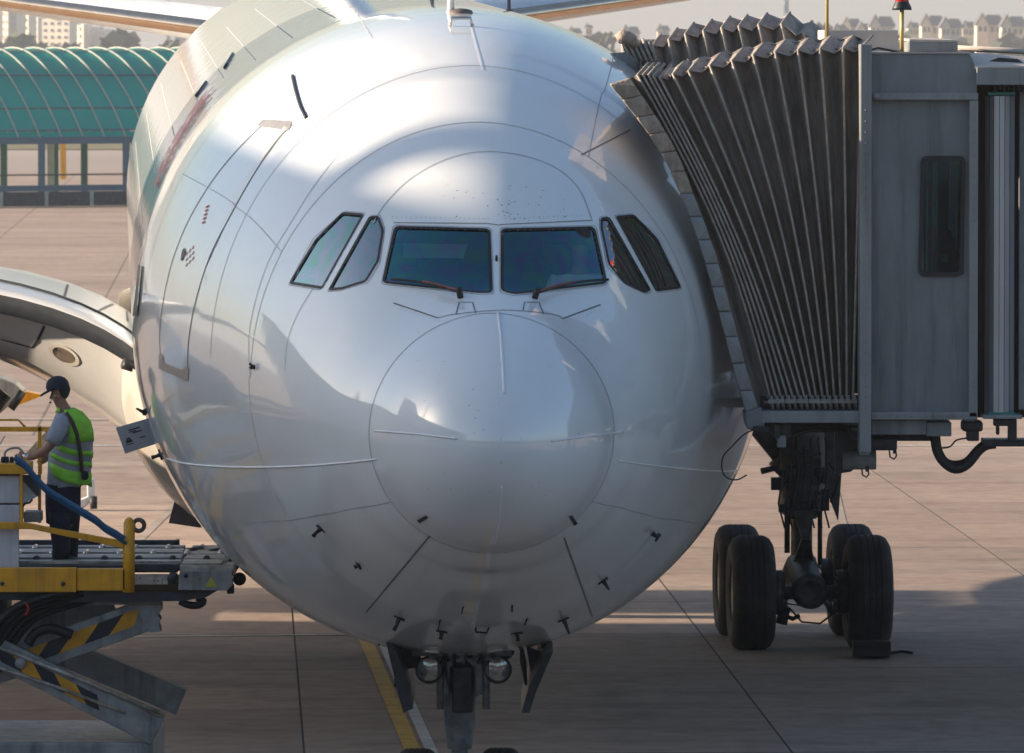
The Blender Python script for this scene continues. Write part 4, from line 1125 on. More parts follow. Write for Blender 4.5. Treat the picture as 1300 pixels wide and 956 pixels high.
# roller curtain drum made of upright aluminium slats
xs = [1252,1257,1262,1269,1276,1283,1290]
for k in range(6):
    t0 = math.pi*(k/6); t1 = math.pi*((k+1)/6); yo0 = -.14*math.sin(t0)+.14; yo1 = -.14*math.sin(t1)+.14
    a = P(xs[k]+.35,122,YC+.1); b = P(xs[k+1]-.35,122,YC+.1); zb_ = P(0,527,YC+.1).z
    m = MB(); m.hexa([(a.x,a.y+yo0,zb_),(b.x,b.y+yo1,zb_),(b.x,b.y+yo1+.03,zb_),(a.x,a.y+yo0+.03,zb_),(a.x,a.y+yo0,a.z),(b.x,b.y+yo1,a.z),(b.x,b.y+yo1+.03,a.z),(a.x,a.y+yo0+.03,a.z)])
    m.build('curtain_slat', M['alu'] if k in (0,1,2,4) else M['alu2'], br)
bb('drum_cap', 1254, 117, 1289, 121, YC+.12, YC+.35, 'teal', .004); bb('drum_foot', 1248, 527, 1298, 532, YC+.02, YC+.4, 'bridge_light', .01); bb('drum_cap', 1254, 523.5, 1289, 527, YC+.10, YC+.35, 'teal', .004)
bb('tunnel_panel', 1294, 112, 1345, 520, YC+.3, YC+.36, 'bridge')
bm_ = MB()
for x in range(1112, 1238, 9):
    for y in (121, 528): c = P(x, y, YC-.02); bm_.cyl(c+Vector((0,-.012,0)), c+Vector((0,.02,0)), .009, 6)
for y in range(140, 520, 14):
    for x in (1099, 1236): c = P(x, y, YC-.02 if x > 1200 else YC-.10); bm_.cyl(c+Vector((0,-.012,0)), c+Vector((0,.02,0)), .007, 6)
bm_.build('rivet', M['bridge_light'], br, kind='stuff')
# window of the cab
wp = round_poly([(1169,198),(1226,198),(1223,351),(1166,351)], 9, 5)
m = MB(); inn = round_poly([(1174,203),(1221,203),(1218,346),(1171,346)], 6, 5)
vo = [P(x,y,YC+.045) for x,y in wp]; vi_ = [P(x,y,YC+.045) for x,y in inn]; nn_ = len(wp)
m.add(vo+vi_+[p+Vector((0,.07,0)) for p in vi_]+[p+Vector((0,.02,0)) for p in vo], [(i,(i+1)%nn_,nn_+(i+1)%nn_,nn_+i) for i in range(nn_)]+[(nn_+i,nn_+(i+1)%nn_,2*nn_+(i+1)%nn_,2*nn_+i) for i in range(nn_)]+[(3*nn_+i,3*nn_+(i+1)%nn_,(i+1)%nn_,i) for i in range(nn_)])
wf = m.build('window_frame', M['black'], br, recalc=False)
m = MB(); m.add([p+Vector((0,.06,0)) for p in vi_], [tuple(range(nn_))]); m.build('window_pane', M['glass_cab'], wf)
inr = MB()
for x in (1176, 1184, 1188, 1205, 1209, 1213): inr.bpx(x, 205, x+2, 345, YC+.9, YC+.95)
inr.build('blind_cord', M['alu2'], br)
m = MB(); m.bpx(1204, 205, 1216, 300, YC+1.2, YC+1.25); m.build('interior_panel', M['lgrey'], br)
m = MB(); m.ppx([(1190,345),(1192,305),(1200,290),(1208,292),(1214,318),(1222,330),(1222,346)], YC+.7, YC+.9); m.build('operator_seat', M['navy'], br, bevel=.04)
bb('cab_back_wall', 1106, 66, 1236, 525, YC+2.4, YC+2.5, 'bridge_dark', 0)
bb('control_box', 1194, 322, 1204, 334, YC+.6, YC+.7, 'teal', .01)
# roof boxes, pole and beacon
bb('roof_box', 1046, 38, 1140, 66, YC+2.3, YC+3.6, 'roofm'); bb('roof_box', 1154, 53, 1216, 66, YC+.4, YC+1.6, 'bridge_light')
m = MB(); m.hexa([P(1154,53,YC+.4),P(1216,53,YC+.4),P(1205,53,YC+.4)+Vector((0,1.2,.02)),P(1150,53,YC+.4)+Vector((0,1.2,.02)),P(1155,50,YC+.4),P(1214,51,YC+.4),P(1200,48,YC+.4)+Vector((0,1.2,0)),P(1152,48,YC+.4)+Vector((0,1.2,0))]); m.build('box_lid', M['roofm'], br)
m = MB(); m.tube([P(1212,61,YC+1.7), P(1360,68,YC+1.7)], .025, 8); m.build('roof_rail', M['roofm'], br)
m = MB(); c = P(1145,66,YC+.5); m.cyl(c, Vector((c.x,c.y,P(0,10,YC+.5).z)), .018, 8); po = m.build('beacon_pole', M['yellowpole'], br)
c = P(1145,12,YC+.5); m = MB(); m.lathe(c, (0,0,1), [(-.005,0),(-.005,.085),(.02,.08),(.06,.06),(.075,.055)], 20); m.build('beacon_base', M['blackmetal'], po)
m = MB(); m.lathe(c+Vector((0,0,.06)), (0,0,1), [(0,.056),(.03,.062),(.10,.058),(.15,.04),(.17,0)], 20); m.build('beacon_lens', M['redlamp'], po)
m = MB(); c = P(1050,50,YC+1.5); m.cyl(c, Vector((c.x,c.y,8.4)), .014, 8); m.build('aerial_pole', M['yellowpole'], br)
m = MB(); m.tube([P(1097,72,YC-.03), P(1102,64,YC), P(1115,61,YC+.1), P(1130,64,YC+.2), P(1142,66,YC+.4)], .010, 6); m.build('roof_cable', M['black'], br)
# underside: beams, boxes, brackets, hose loop
bb('under_beam', 1106, 533, 1176, 552, YC+.1, YC+.6, 'bridge'); bb('under_beam', 1176, 536, 1208, 554, YC+.1, YC+.5, 'bridge')
bb('under_beam', 967, 540, 1092, 549, YC+.9, YC+1.4, 'bridge_dark'); bb('under_beam', 1080, 546, 1186, 560, YC+.5, YC+1.2, 'blackmetal'); bb('junction_box', 1100, 556, 1139, 572, YC+.3, YC+.7, 'blackmetal', .015)
m = MB(); m.cyl(P(1070,584,YC+.6), P(1112,584,YC+.6), .082, 20); m.build('hydraulic_tank', M['bridge'], br)
m = MB(); m.ppx([(1060,548),(1092,548),(1092,590),(1080,599),(1060,602)], YC+.7, YC+.8); m.build('tank_bracket', M['blackmetal'], br)
bb('post_foot', 1092, 560, 1104, 578, YC-.08, YC+.2, 'bridge_light')
for (x, y) in ((1098,601),(1133,578)):
    m = MB(); m.tube([P(x-4,y-6,YC+.3), P(x-3,y+2,YC+.3), P(x+2,y+5,YC+.3), P(x+5,y+1,YC+.3), P(x+4,y-7,YC+.3)], .008, 6); m.build('lifting_loop', M['black'], br)
    m = MB(); m.bpx(x+1, y-9, x+5, y-2, YC+.28, YC+.34); m.build('shackle', M['black'], br)
for k in range(3):
    m = MB(); m.tube([P(x, y, YC+.4+k*.05) for x, y in smooth_px([(1187,552),(1190,572),(1199,587),(1213,595-k*2),(1228,589-k),(1242,572),(1252,565),(1264,563)], 4)], .045, 10); m.build('cable_hose', M['black'], br)
bb('cable_tray', 1248, 558, 1345, 567, YC+.3, YC+.6, 'blackmetal'); bb('motor_box', 1222, 535, 1248, 548, YC+.2, YC+.5, 'blackmetal', .02); bb('motor_box', 1228, 546, 1243, 560, YC+.25, YC+.45, 'blackmetal', .01)
bb('hanger', 1280, 532, 1291, 560, YC+.25, YC+.35, 'blackmetal'); bb('hanger', 1262, 532, 1282, 541, YC+.2, YC+.35, 'blackmetal'); bb('hanger', 1265, 541, 1269, 552, YC+.2, YC+.3, 'blackmetal')
m = MB(); m.tube([P(x,y,YC+.2) for x, y in smooth_px([(1193,569),(1206,567),(1214,559),(1228,556)], 4)], .008, 6); m.build('thin_cable', M['black'], br)
bb('latch_bracket', 956, 541, 976, 549, YC-.1, YC+.2, 'black', .01); bb('latch_bracket', 984, 540, 990, 556, YC, YC+.2, 'blackmetal', 0); bb('latch_bracket', 987, 553, 998, 568, YC, YC+.1, 'bridge', .005); bb('latch_bracket', 992, 538, 1004, 556, YC+.1, YC+.2, 'blackmetal', 0)
m = MB(); m.tube([P(x,y,YC-.05) for x, y in smooth_px([(958,545),(944,552),(930,566),(918,580),(917,598),(924,607),(936,609),(948,603)], 4)], .007, 6); m.build('thin_cable', M['black'], br)
m = MB(); m.tube([P(x,y,YC-.05) for x, y in smooth_px([(974,545),(981,552),(987,561)], 4)], .007, 6); m.build('thin_cable', M['black'], br); m = MB(); m.tube([P(x,y,YC+.3) for x, y in smooth_px([(996,556),(1010,551),(1030,546),(1060,545)], 4)], .02, 6); m.build('thin_cable', M['black'], br)
# the rest of the tunnel going away to the right
bb('tunnel', 1345, 92, 2600, 535, YC+.2, YC+3.2, 'bridge', 0)
m = MB(); m.box((16.5,63,0),(17.3,63.8,4.2)); m.box((16.5,65.6,0),(17.3,66.4,4.2)); m.build('bridge_leg', M['bridge'], br)

# wheel chock in front of the main gear
wc = MB(); q = P(1108,831,85.6); wc.bpx(1083, 815, 1131, 833, 86.3, 86.6)
wc.hexa([P(1083,833,86.1),P(1131,833,86.1),P(1131,833,86.6),P(1083,833,86.6),P(1085,821,86.3),P(1130,821,86.3),P(1130,821,86.6),P(1085,821,86.6)])
ch = wc.build('wheel_chock', M['black']); tag(ch, 'low black chock laid against the front right wheel of the main landing gear', 'wheel chock')
wc = MB(); zz = .03; wc.tube([Ggr(1131,829,zz), Ggr(1145,827,zz), Ggr(1158,829,zz)], .02, 6); wc.build('chock_rope', M['black'], ch)

# ------------------------------------------------------------------ cargo loader
YL = 67.0
ld = thing('cargo_loader', (-6, 68.5, 0), 'yellow and grey scissor-lift cargo loader raised to the forward hold of the airliner', 'cargo loader')
def lb(name, x0, y0, x1, y1, Y0, Y1, mt='yellow', bev=.01, label=None):
    m = MB(); m.bpx(x0, y0, x1, y1, Y0, Y1); return m.build(name, M[mt], ld, bevel=bev, label=label)
lb('side_beam', -160, 721, 97, 752, YL, YL+.12); lb('side_beam', 97.5, 722, 160, 750, YL+.02, YL+.12)
m = MB()
for x in (3, 80, -70): c = P(x, 741, YL); m.cyl(c, c+Vector((0,-.012,0)), .02, 10)
m.build('bolt_head', M['blackmetal'], ld)
m = MB(); c0 = P(164, 752, YL+.05); c1 = P(164, 664, YL+.05); m.cyl(c0, c1, .052, 16); m.lathe(c1, (0,0,1), [(0,.052),(.03,.04),(.05,.02),(.055,0)], 12); m.build('corner_post', M['yellow'], ld)
m = MB(); m.bpx(156, 690, 161, 752, YL+.02, YL+.12); m.build('corner_post', M['yellow'], ld)
m = MB(); m.ppx([(-160,663),(30,663),(59,669),(160,687),(160,697),(98,684),(40,672),(-160,672)], YL+.02, YL+.10); m.build('upper_rail', M['yellow'], ld, bevel=.008)
m = MB(); c = P(176,667,YL+.1); m.lathe(c, (0,-1,0), [(-.03,.032),(-.03,.07),(.03,.07),(.03,.032),(-.03,.032)], 24); m.build('guide_ring', M['brown'], ld)
lb('handrail', -160, 542, 65, 548, YL+.9, YL+.96, 'yellow', .004)
m = MB(); m.tube([P(x,y,YL+.95) for x, y in ((-160,533),(23,533),(32,542))], .012, 6); m.build('handrail', M['yellow'], ld)
lb('rail_post', 48, 541, 53, 602, YL+.9, YL+.96, 'yellow', .004); lb('rail_post', 48, 602, 52, 664, YL+.9, YL+.96, 'yellow', .004)
lb('console_tray', -160, 589, 37, 602, YL+.1, YL+.7); lb('rail_post', 25, 600, 29, 664, YL+.08, YL+.14, 'yellow', .004)
lb('white_cabinet', -160, 604, 25, 639, YL+.2, YL+.8, 'whitebox', .012); lb('white_cabinet', -160, 641, 25, 664, YL+.2, YL+.8, 'whitebox', .012)
m = MB(); m.ppx([(22,603),(50,603),(50,630),(46,629)], YL+.22, YL+.26); m.build('console_side', M['dgrey'], ld)
m = MB(); m.ppx([(28,604),(48,630),(28,641)], YL+.3, YL+.5); m.build('console_side', M['whitebox'], ld)
lb('tray_box', 30, 650, 52, 663, YL+.5, YL+.8, 'lgrey')
m = MB(); m.tube([P(28,644,YL+.1), P(32,639,YL+.1), P(38,638,YL+.1), P(41,634,YL+.1)], .012, 6); m.build('console_cable', M['black'], ld)
for x in (1, 6, 12): lb('control_lever', x, 580, x+5, 590, YL+.3, YL+.36, 'navy', .01)
m = MB(); m.tube([P(x,y,YL+.5) for x, y in smooth_px([(8,588),(6,576),(12,570),(24,569),(30,576)], 4)], .012, 6); m.build('console_loop', M['lgrey'], ld)
lb('sign_board', -40, 672, 24, 721, YL+.14, YL+.18, 'whitebox', .005)
# deck
lb('deck_rail', -160, 686, 226, 694, YL+2.6, YL+2.7, 'dgrey'); lb('deck_rail', 222, 686, 227, 700, YL+2.6, YL+2.8, 'dgrey')
m = MB(); zt = P(0,716,YL+.3).z
m.box((P(-160,0,YL+.3).x, YL+.25, zt-.06), (P(232,0,YL+.3).x, YL+2.6, zt-.01)); m.build('deck_plate', M['dgrey'], ld)
for k in range(6):
    y0 = YL+.4+k*.36; m = MB(); m.box((P(-160,0,YL+.3).x, y0, zt-.01), (P(228,0,YL+.3).x-.01*k, y0+.22, zt+.02+.008*(k % 2))); m.build('conveyor_rail', M['dirty'] if k % 2 == 0 else M['lgrey'], ld, bevel=.006)
for k in range(34):
    x = -4.55 + k*.105 - .8
    y0 = YL+.62+(k % 3)*.72; m = MB(); m.cyl((x, y0, zt+.02), (x, y0+.2, zt+.02), .03, 8); m.build('conveyor_roller', M['chrome'] if k % 3 else M['dgrey'], ld)
lb('side_plate', 170, 729, 213, 742, YL+.05, YL+.1, 'dirty', .004); lb('side_channel', 160, 716, 226, 727, YL+.2, YL+.3, 'dgrey')
m = MB(); c = P(219,734,YL+.02); m.cyl(c, c+Vector((0,.15,0)), .05, 16); m.cyl(c+Vector((0,-.01,0)), c, .025, 10); m.build('side_roller', M['dgrey'], ld)
m = MB()
for x, y in ((178,734),(196,737),(201,737),(206,736),(206,740)): c = P(x,y,YL+.05); m.cyl(c, c+Vector((0,-.006,0)), .007, 6)
m.build('bolt_head', M['blackmetal'], ld)
eb = MB(); eb.ppx([(228,726),(294,724),(296,742),(288,750),(226,749)], YL+.0, YL+.08); ebo = eb.build('end_plate', M['lgrey'], ld, bevel=.006)
m = MB(); m.ppx([(261,745),(268,732),(276,745)], YL-.004, YL); m.build('triangle_sticker', M['sticker'], ebo)
m = MB(); c = P(236,731,YL-.002); m.cyl(c, c+Vector((0,-.006,0)), .02, 12); c = P(254,735,YL-.002); m.cyl(c, c+Vector((0,-.006,0)), .006, 8); m.build('plate_hole', M['black'], ebo)
m = MB(); m.box((P(226,0,YL).x, YL+.08, zt-.10), (P(296,0,YL).x, YL+2.5, zt-.0)); m.build('end_deck', M['dirty'], ld, bevel=.01)
for k in range(4):
    m = MB(); m.box((P(228,0,YL).x, YL+.15+k*.62, zt), (P(280,0,YL).x, YL+.62+k*.62, zt+.022)); m.build('end_deck_plate', M['dirty'], ld, bevel=.008)
for x, y, Y in ((244,702,YL+1.7),(272,703,YL+1.7),(284,716,YL+.5)):
    m = MB(); c = P(x,y,Y); m.cyl(c+Vector((-.02,0,0)), c+Vector((.06,.35,0)), .045, 12); m.build('guide_roller', M['dirty'] if x == 284 else M['dgrey'], ld)
m = MB(); m.cyl(P(297,716,YL+.6), P(297,716,YL+2.2), .06, 12); m.cyl(P(304,735,YL+.25), P(304,735,YL+2.2), .062, 16); m.build('rubber_bumper', M['black'], ld)
lb('end_hook', 288, 742, 297, 754, YL+.1, YL+.2, 'blackmetal')
m = MB(); m.ppx([(-160,752),(250,752),(290,742),(262,758),(232,763),(150,765),(-160,758)], YL+.15, YL+2.4); m.build('under_chassis', M['dgrey'], ld)
lb('cross_beam', 60, 757, 204, 768, YL+.3, YL+2.2, 'lgrey')
m = MB(); m.tube([P(x,y,YL+.2) for x, y in smooth_px([(228,763),(240,768),(252,768),(258,763),(250,758)], 4)], .035, 8); m.build('hose_bundle', M['black'], ld)
# scissor arms: painted frame, inset hazard panels
def arm(p0, p1, wd, Y0, Y1, mt='lgrey'):
    (x0,y0), (x1,y1) = p0, p1; L = math.hypot(x1-x0, y1-y0); nx, ny = -(y1-y0)/L*wd/2, (x1-x0)/L*wd/2
    m = MB(); m.ppx([(x0+nx,y0+ny),(x1+nx,y1+ny),(x1-nx,y1-ny),(x0-nx,y0-ny)], Y0, Y1); return m.build('scissor_arm', M[mt], ld, bevel=.01), (nx, ny)
def hazard(p0, p1, wd, Y0, par, n, sk=.6, flip=1, start=0):
    (x0,y0), (x1,y1) = p0, p1; L = math.hypot(x1-x0, y1-y0); ux, uy = (x1-x0)/L, (y1-y0)/L; nx, ny = -uy*wd/2, ux*wd/2
    for k in range(n):
        a = L*k/n; b = L*(k+1)/n; s = wd*sk*flip/2
        q = lambda t, sg: (x0+ux*min(max(t+sg*s,0),L)+nx*sg, y0+uy*min(max(t+sg*s,0),L)+ny*sg)
        m = MB(); m.ppx([q(a,1), q(b,1), q(b,-1), q(a,-1)], Y0-.006, Y0); m.build('hazard_stripe', M['hazard_b'] if (k+start) % 2 == 0 else M['hazard_y'], par)
arm((-120,880), (140,762), 42, YL+1.9, YL+2.1)
a1, _ = arm((-60,868), (184,782), 40, YL+.35, YL+.5)
hazard((20,840), (180,781), 19, YL+.35, a1, 5, 1.4, -1, 1)
m = MB(); m.ppx([(172,768),(205,768),(205,775),(200,781),(204,787),(201,792),(204,802),(190,803),(180,786)], YL+.3, YL+.6); m.build('arm_bearing_block', M['lgrey'], ld)
a2, _ = arm((-120,770), (200,930), 36, YL+.15, YL+.3)
hazard((-60,800), (130,895), 17, YL+.15, a2, 7, 1.4, 1, 0)
a3, _ = arm((40,812), (230,892), 34, YL+1.7, YL+1.9)
m = MB(); c = P(26,842,YL+.14); m.cyl(c, c+Vector((0,-.03,0)), .05, 20); m.build('pivot_pin', M['lgrey'], ld)
m = MB(); m.tube([P(0,822,YL+.12), P(116,868,YL+.12), P(210,908,YL+.12)], .022, 8); m.tube([P(-40,835,YL+.10), P(60,868,YL+.10), P(160,905,YL+.1)], .016, 8); m.build('hydraulic_pipe', M['dirty'], ld)
for k in range(5):
    m = MB(); m.tube([P(x+k*7-8,y+k*3,YL+.05+k*.06) for x, y in smooth_px([(-30,850),(0,800),(14,782),(34,768),(70,756),(100,748)], 4)], .035, 8); m.build('hydraulic_hose', M['black'], ld)
m = MB(); m.tube([P(x,y,YL+.2) for x, y in smooth_px([(35,818),(45,804),(62,798),(80,802),(92,806)], 4)], .045, 8); m.build('hydraulic_hose', M['black'], ld)
m = MB(); m.tube([P(x,y,YL+.02) for x, y in smooth_px([(32,765),(36,772),(32,782)], 4)], .01, 6); m.build('thin_wire', M['redlamp'], ld)
# base frame and wheels below
m = MB(); m.box((-12, YL+.2, .45), (-3.3, YL+2.4, .85)); m.build('base_frame', M['lgrey'], ld, bevel=.02)
for x in (-4.2, -7.5, -10.5):
    for y in (YL+.3, YL+2.3): wh = MB(); wh.lathe((x, y, .36), (0,1,0), [(-.14,.2),(-.14,.34),(-.10,.36),(.10,.36),(.14,.34),(.14,.2)], 28); wh.build('wheel', M['tyre'], ld)

# blue hose lying over the rail
bh = MB()
for k, r_ in ((0,.025),(1,.017)):
    bh.tube([P(x+k*2,y+k*6,YL-.03+k*.03) for x, y in smooth_px([(18,581),(30,588),(45,606),(60,621),(80,634),(100,646),(120,658),(132,668),(146,676),(158,684)], 4)], r_, 8)
tag(bh.build('blue_hose', M['bluehose']), 'twin blue hose running down from the loader console past the worker', 'hose')

# ------------------------------------------------------------------ the loader operator
YW = 67.75
feet = P(78, 719, YW); deck_z = zt + .02
wk = thing('person', (feet.x, YW, deck_z), 'man in navy cap and lime reflective vest working at the loader console', 'person')
def WP(x, y, d=0): return P(x, y, YW + d)
bvs = [(*WP(80,655),.13,.12),      #0 pelvis
 (*WP(84,620),.135,.12),(*WP(88,580),.15,.13),(*WP(90,545),.15,.12),(*WP(84,524),.07),(*WP(77,511),.055),   #1-5 torso neck
 (*WP(73,502),.080,.072),(*WP(75,491),.088,.078),(*WP(76,486),.06),   #6-8 head
 (*WP(80,536,-.2),.06),(*WP(68,560,-.26),.048),(*WP(57,572,-.26),.042),(*WP(42,580,-.24),.036),(*WP(32,580,-.23),.030),(*WP(27,579,-.22),.032), #9-14 near arm, hand
 (*WP(84,536,.2),.06),(*WP(70,566,.24),.045),(*WP(58,582,.22),.040),(*WP(48,588,.16),.032),  #15-18
 (*WP(77,668,-.09),.080),(*WP(79,692,-.09),.058),(*WP(78,712,-.09),.045),(*WP(73,717.5,-.11),.045),(*WP(67,718.5,-.12),.035),
 (*WP(86,668,.09),.080),(*WP(88,692,.09),.058),(*WP(87,712,.09),.045),(*WP(83,717.5,.09),.045),(*WP(78,718.5,.08),.035),
 (*WP(22,577,-.20),.010),(*WP(18.5,579,-.19),.009),(*WP(21.5,580,-.22),.010),(*WP(17.5,582,-.21),.009),(*WP(22,582,-.24),.010),(*WP(18.5,584.5,-.23),.009),(*WP(23.5,584,-.26),.009),(*WP(21,586.5,-.25),.008),
 (*WP(28,575.5,-.18),.012),(*WP(24,573.8,-.17),.010)]
be = [(0,1),(1,2),(2,3),(3,4),(4,5),(5,6),(6,7),(7,8),(3,9),(9,10),(10,11),(11,12),(12,13),(13,14),(3,15),(15,16),(16,17),(17,18),
      (0,19),(19,20),(20,21),(21,22),(22,23),(0,24),(24,25),(25,26),(26,27),(27,28),(14,29),(29,30),(14,31),(31,32),(14,33),(33,34),(14,35),(35,36),(13,37),(37,38)]
skin_body('body', wk, bvs, be, M['body'])
def blob_rows(rings, m, name, parent, smooth=True, n=20):
    """rings: (px x, px y, half width m, half depth m, distance offset)"""
    rws = []
    for x, y, a, b, d in rings:
        c = WP(x, y, d); rws.append([c + Vector((a*math.cos(t), b*math.sin(t), .006*math.sin(5*t+y))) for t in [2*math.pi*k/n for k in range(n)]])
    q = MB(); q.grid(rws, close=True)
    q.add([p for p in rws[0]], [tuple(range(n))]); q.add([p for p in rws[-1]], [tuple(range(n))[::-1]])
    return q.build(name, m, parent)
blob_rows([(82,522,.06,.07,0),(84,527,.10,.16,0),(86,540,.155,.20,0),(87,560,.17,.19,0),(85,585,.175,.17,0),(84,605,.175,.165,0),(82,617,.165,.16,0)], M['shirt'], 'shirt', wk)
def sleeve(pts, rs, nm='shirt_sleeve', m='shirt'):
    q = MB(); q.tube(pts, .05, 14, rs=rs); q.build(nm, M[m], wk)
sleeve([WP(84,531,-.15), WP(77,541,-.21), WP(70,554,-.26), WP(66,563,-.27)], [.07,.085,.080,.076])
sleeve([WP(86,531,.14), WP(80,541,.2), WP(73,556,.24), WP(70,564,.24)], [.07,.085,.080,.076])
# vest in bands: lime and grey
vr = [(84,519,.075,.10,0),(88,524,.12,.17,0),(93,535,.150,.205,0),(95,548,.160,.208,0),(93,560,.178,.202,0),(92,567,.180,.20,0),(91,574,.183,.195,0),(90,581,.183,.192,0),(89.5,587,.184,.19,0),(89,594,.186,.188,0),(89,600,.186,.186,0),(89,606,.186,.184,0),(90,611,.184,.18,0)]
bands = [(0,4,'vest'),(4,5,'reflective'),(5,6,'vest'),(6,7,'reflective'),(7,8,'vest'),(8,9,'reflective'),(9,12,'vest')]
vm = MB(); bandm = MB(); nn2 = 28; rws = []
for x, y, a, b, d in vr:
    c = WP(x, y, d); a *= 1.04; b *= 1.03
    rws.append([c + Vector((a*math.cos(t), b*math.sin(t), -.05*math.cos(t)*(1 if y > 560 else 0)-.01*math.sin(3*t))) for t in [2*math.pi*k/nn2 for k in range(nn2)]])
for a, b, k in bands: (vm if k == 'vest' else bandm).grid(rws[a:b+1], close=True)
# armhole: drop the faces where the arm comes out
def arm_cut(mb):
    keep = []
    for f in mb.f:
        c = sum((Vector(mb.v[i]) for i in f), Vector())/len(f); x, y = proj(c)
        ok = not (x < 84 + (y-535)*.12 and 522 < y < 566 and x < 90)
        keep.append(ok)
    mb.f = [f for f, k in zip(mb.f, keep) if k]; mb.m = mb.m[:len(mb.f)]; mb.sm = mb.sm[:len(mb.f)]
arm_cut(vm); arm_cut(bandm)
vo_ = vm.build('safety_vest', M['vest'], wk); bandm.build('reflective_band', M['reflective'], vo_)
for k in (vo_,):
    so_ = k.modifiers.new('thick', 'SOLIDIFY'); so_.thickness = .008; so_.offset = 1
m = MB(); m.tube([WP(84,524,-.2), WP(92,536,-.225), WP(98,552,-.225), WP(102,575,-.215), WP(104,597,-.2), WP(108,604,-.12)], .02, 8); m.build('shoulder_strap', M['strap'], wk)
m = MB(); m.box(WP(103,599,-.2), WP(113,608,-.05)); m.build('belt_pouch', M['navy'], wk, bevel=.02)
# trousers
blob_rows([(81,614,.160,.155,0),(80,622,.165,.16,0),(80,640,.165,.165,0),(80,655,.16,.17,0),(79,664,.15,.165,0)], M['navy'], 'trousers', wk)
for d, x in ((-.09, 76), (.09, 86)):
    q = MB(); q.tube([WP(x+1,650,d), WP(x+1,675,d), WP(x+2,695,d), WP(x+1,714,d)], .1, 14, rs=[.115,.098,.085,.082]); q.build('trouser_leg', M['navy'], wk)
    q = MB(); q.hexa([WP(x-13,719.5,d-.05),WP(x+5,719.5,d-.05),WP(x+5,719.5,d+.05),WP(x-13,719.5,d+.05),WP(x-10,716,d-.04),WP(x+5,711,d-.04),WP(x+5,711,d+.04),WP(x-10,716,d+.04)]); q.build('shoe', M['black'], wk, bevel=.02)
# head: face features, hair, cap
m = MB(); c = WP(76,497); m.lathe(WP(78.5,504.5,0), (0,0,1), [(-.02,.0),(-.01,.045),(.02,.066),(.07,.080),(.10,.075)], 18); m.build('hair', M['hair'], wk)
m = MB(); m.lathe(WP(73.5,494,0), (-.10,0,1), [(0,.106),(.03,.110),(.07,.100),(.10,.075),(.12,.035),(.124,0)], 24); cp = m.build('cap', M['navy'], wk)
m = MB(); m.hexa([WP(51,504,-.06),WP(66,496,-.095),WP(66,496,.095),WP(51,504,.06),WP(51,501,-.06),WP(67,491,-.095),WP(67,491,.095),WP(51,501,.06)]); m.build('cap_peak', M['navy'], cp, bevel=.008)
m = MB(); m.lathe(WP(71.5,504.5,-.088), (0,-1,0), [(-.02,.02),(0,.026),(.012,.022),(.016,.008)], 12); m.build('ear', M['body'], wk)
m = MB(); m.hexa([WP(64.6,500,-.014),WP(66.5,499,-.016),WP(66.5,499,.016),WP(64.6,500,.014),WP(62.4,506,-.016),WP(66,507.5,-.02),WP(66,507.5,.02),WP(62.4,506,.016)]); m.build('nose', M['body'], wk, bevel=.006)
m = MB(); m.tube([WP(64,511,-.03), WP(63.6,511,0), WP(64,511,.03)], .009, 6); m.build('mouth', M['strap'], wk)
m = MB(); m.lathe(WP(65.6,500.5,-.04), (-1,-.4,0), [(0,.010),(.006,.008),(.008,0)], 10); m.build('eye', M['black'], wk)
m = MB(); m.tube([WP(32.5,576,-.23), WP(33.5,584,-.23)], .035, 10, rs=[.038,.038]); m.build('wristwatch', M['chrome'], wk)

# ------------------------------------------------------------------ things behind, left
bl = thing('belt_loader', (-8, 97, 0), 'belt loader with yellow arm half hidden under the wing', 'belt loader')
m = MB(); m.ppx([(-60,455),(20,487),(30,497),(13,512),(0,525),(-60,560)], 95, 95.6); m.build('conveyor_end', M['lgrey'], bl, bevel=.02)
m = MB(); m.ppx([(-60,478),(12,489),(20,500),(10,512),(-60,508)], 96, 96.5); m.build('yellow_cowl', M['yellow'], bl)
m = MB(); m.ppx([(32,497),(55,502),(22,515),(20,508)], 96.2, 96.6); m.build('yellow_arm', M['yellow'], bl)
m = MB(); m.tube([P(29,497,95), P(22,508,95), P(14,519,95)], .05, 8); m.build('hydraulic_ram', M['blackmetal'], bl)
m = MB(); m.ppx([(76,528),(84,531),(46,575),(20,600),(8,598),(36,572)], 93, 93.5); m.build('conveyor_boom', M['dirty'], bl)
m = MB(); m.box((-9.5,92,.2),(-7.4,97,1.0)); m.build('chassis', M['yellow'], bl, bevel=.05)
for x in (-9.3,-7.6):
    for y in (92.8,96.2): m = MB(); m.lathe((x,y,.33), (1,0,0), [(-.1,.18),(-.1,.31),(.1,.31),(.1,.18)], 20); m.build('wheel', M['tyre'], bl)
ct = thing('tow_dolly', tuple(Ggr(116, 648)), 'small pale towing dolly with black castor standing beyond the worker', 'dolly')
Yd = Ggr(116,648).y
m = MB(); m.ppx([(110,608),(119,608),(120,636),(111,640)], Yd, Yd+.2); m.ppx([(92,638),(112,630),(112,640),(94,655)], Yd, Yd+.2); m.build('frame', M['whitebox'], ct, bevel=.02)
m = MB(); c = P(119,638,Yd-.05); m.lathe(c, (1,0,0), [(-.05,.03),(-.05,.10),(.05,.10),(.05,.03)], 16); m.build('castor', M['black'], ct)

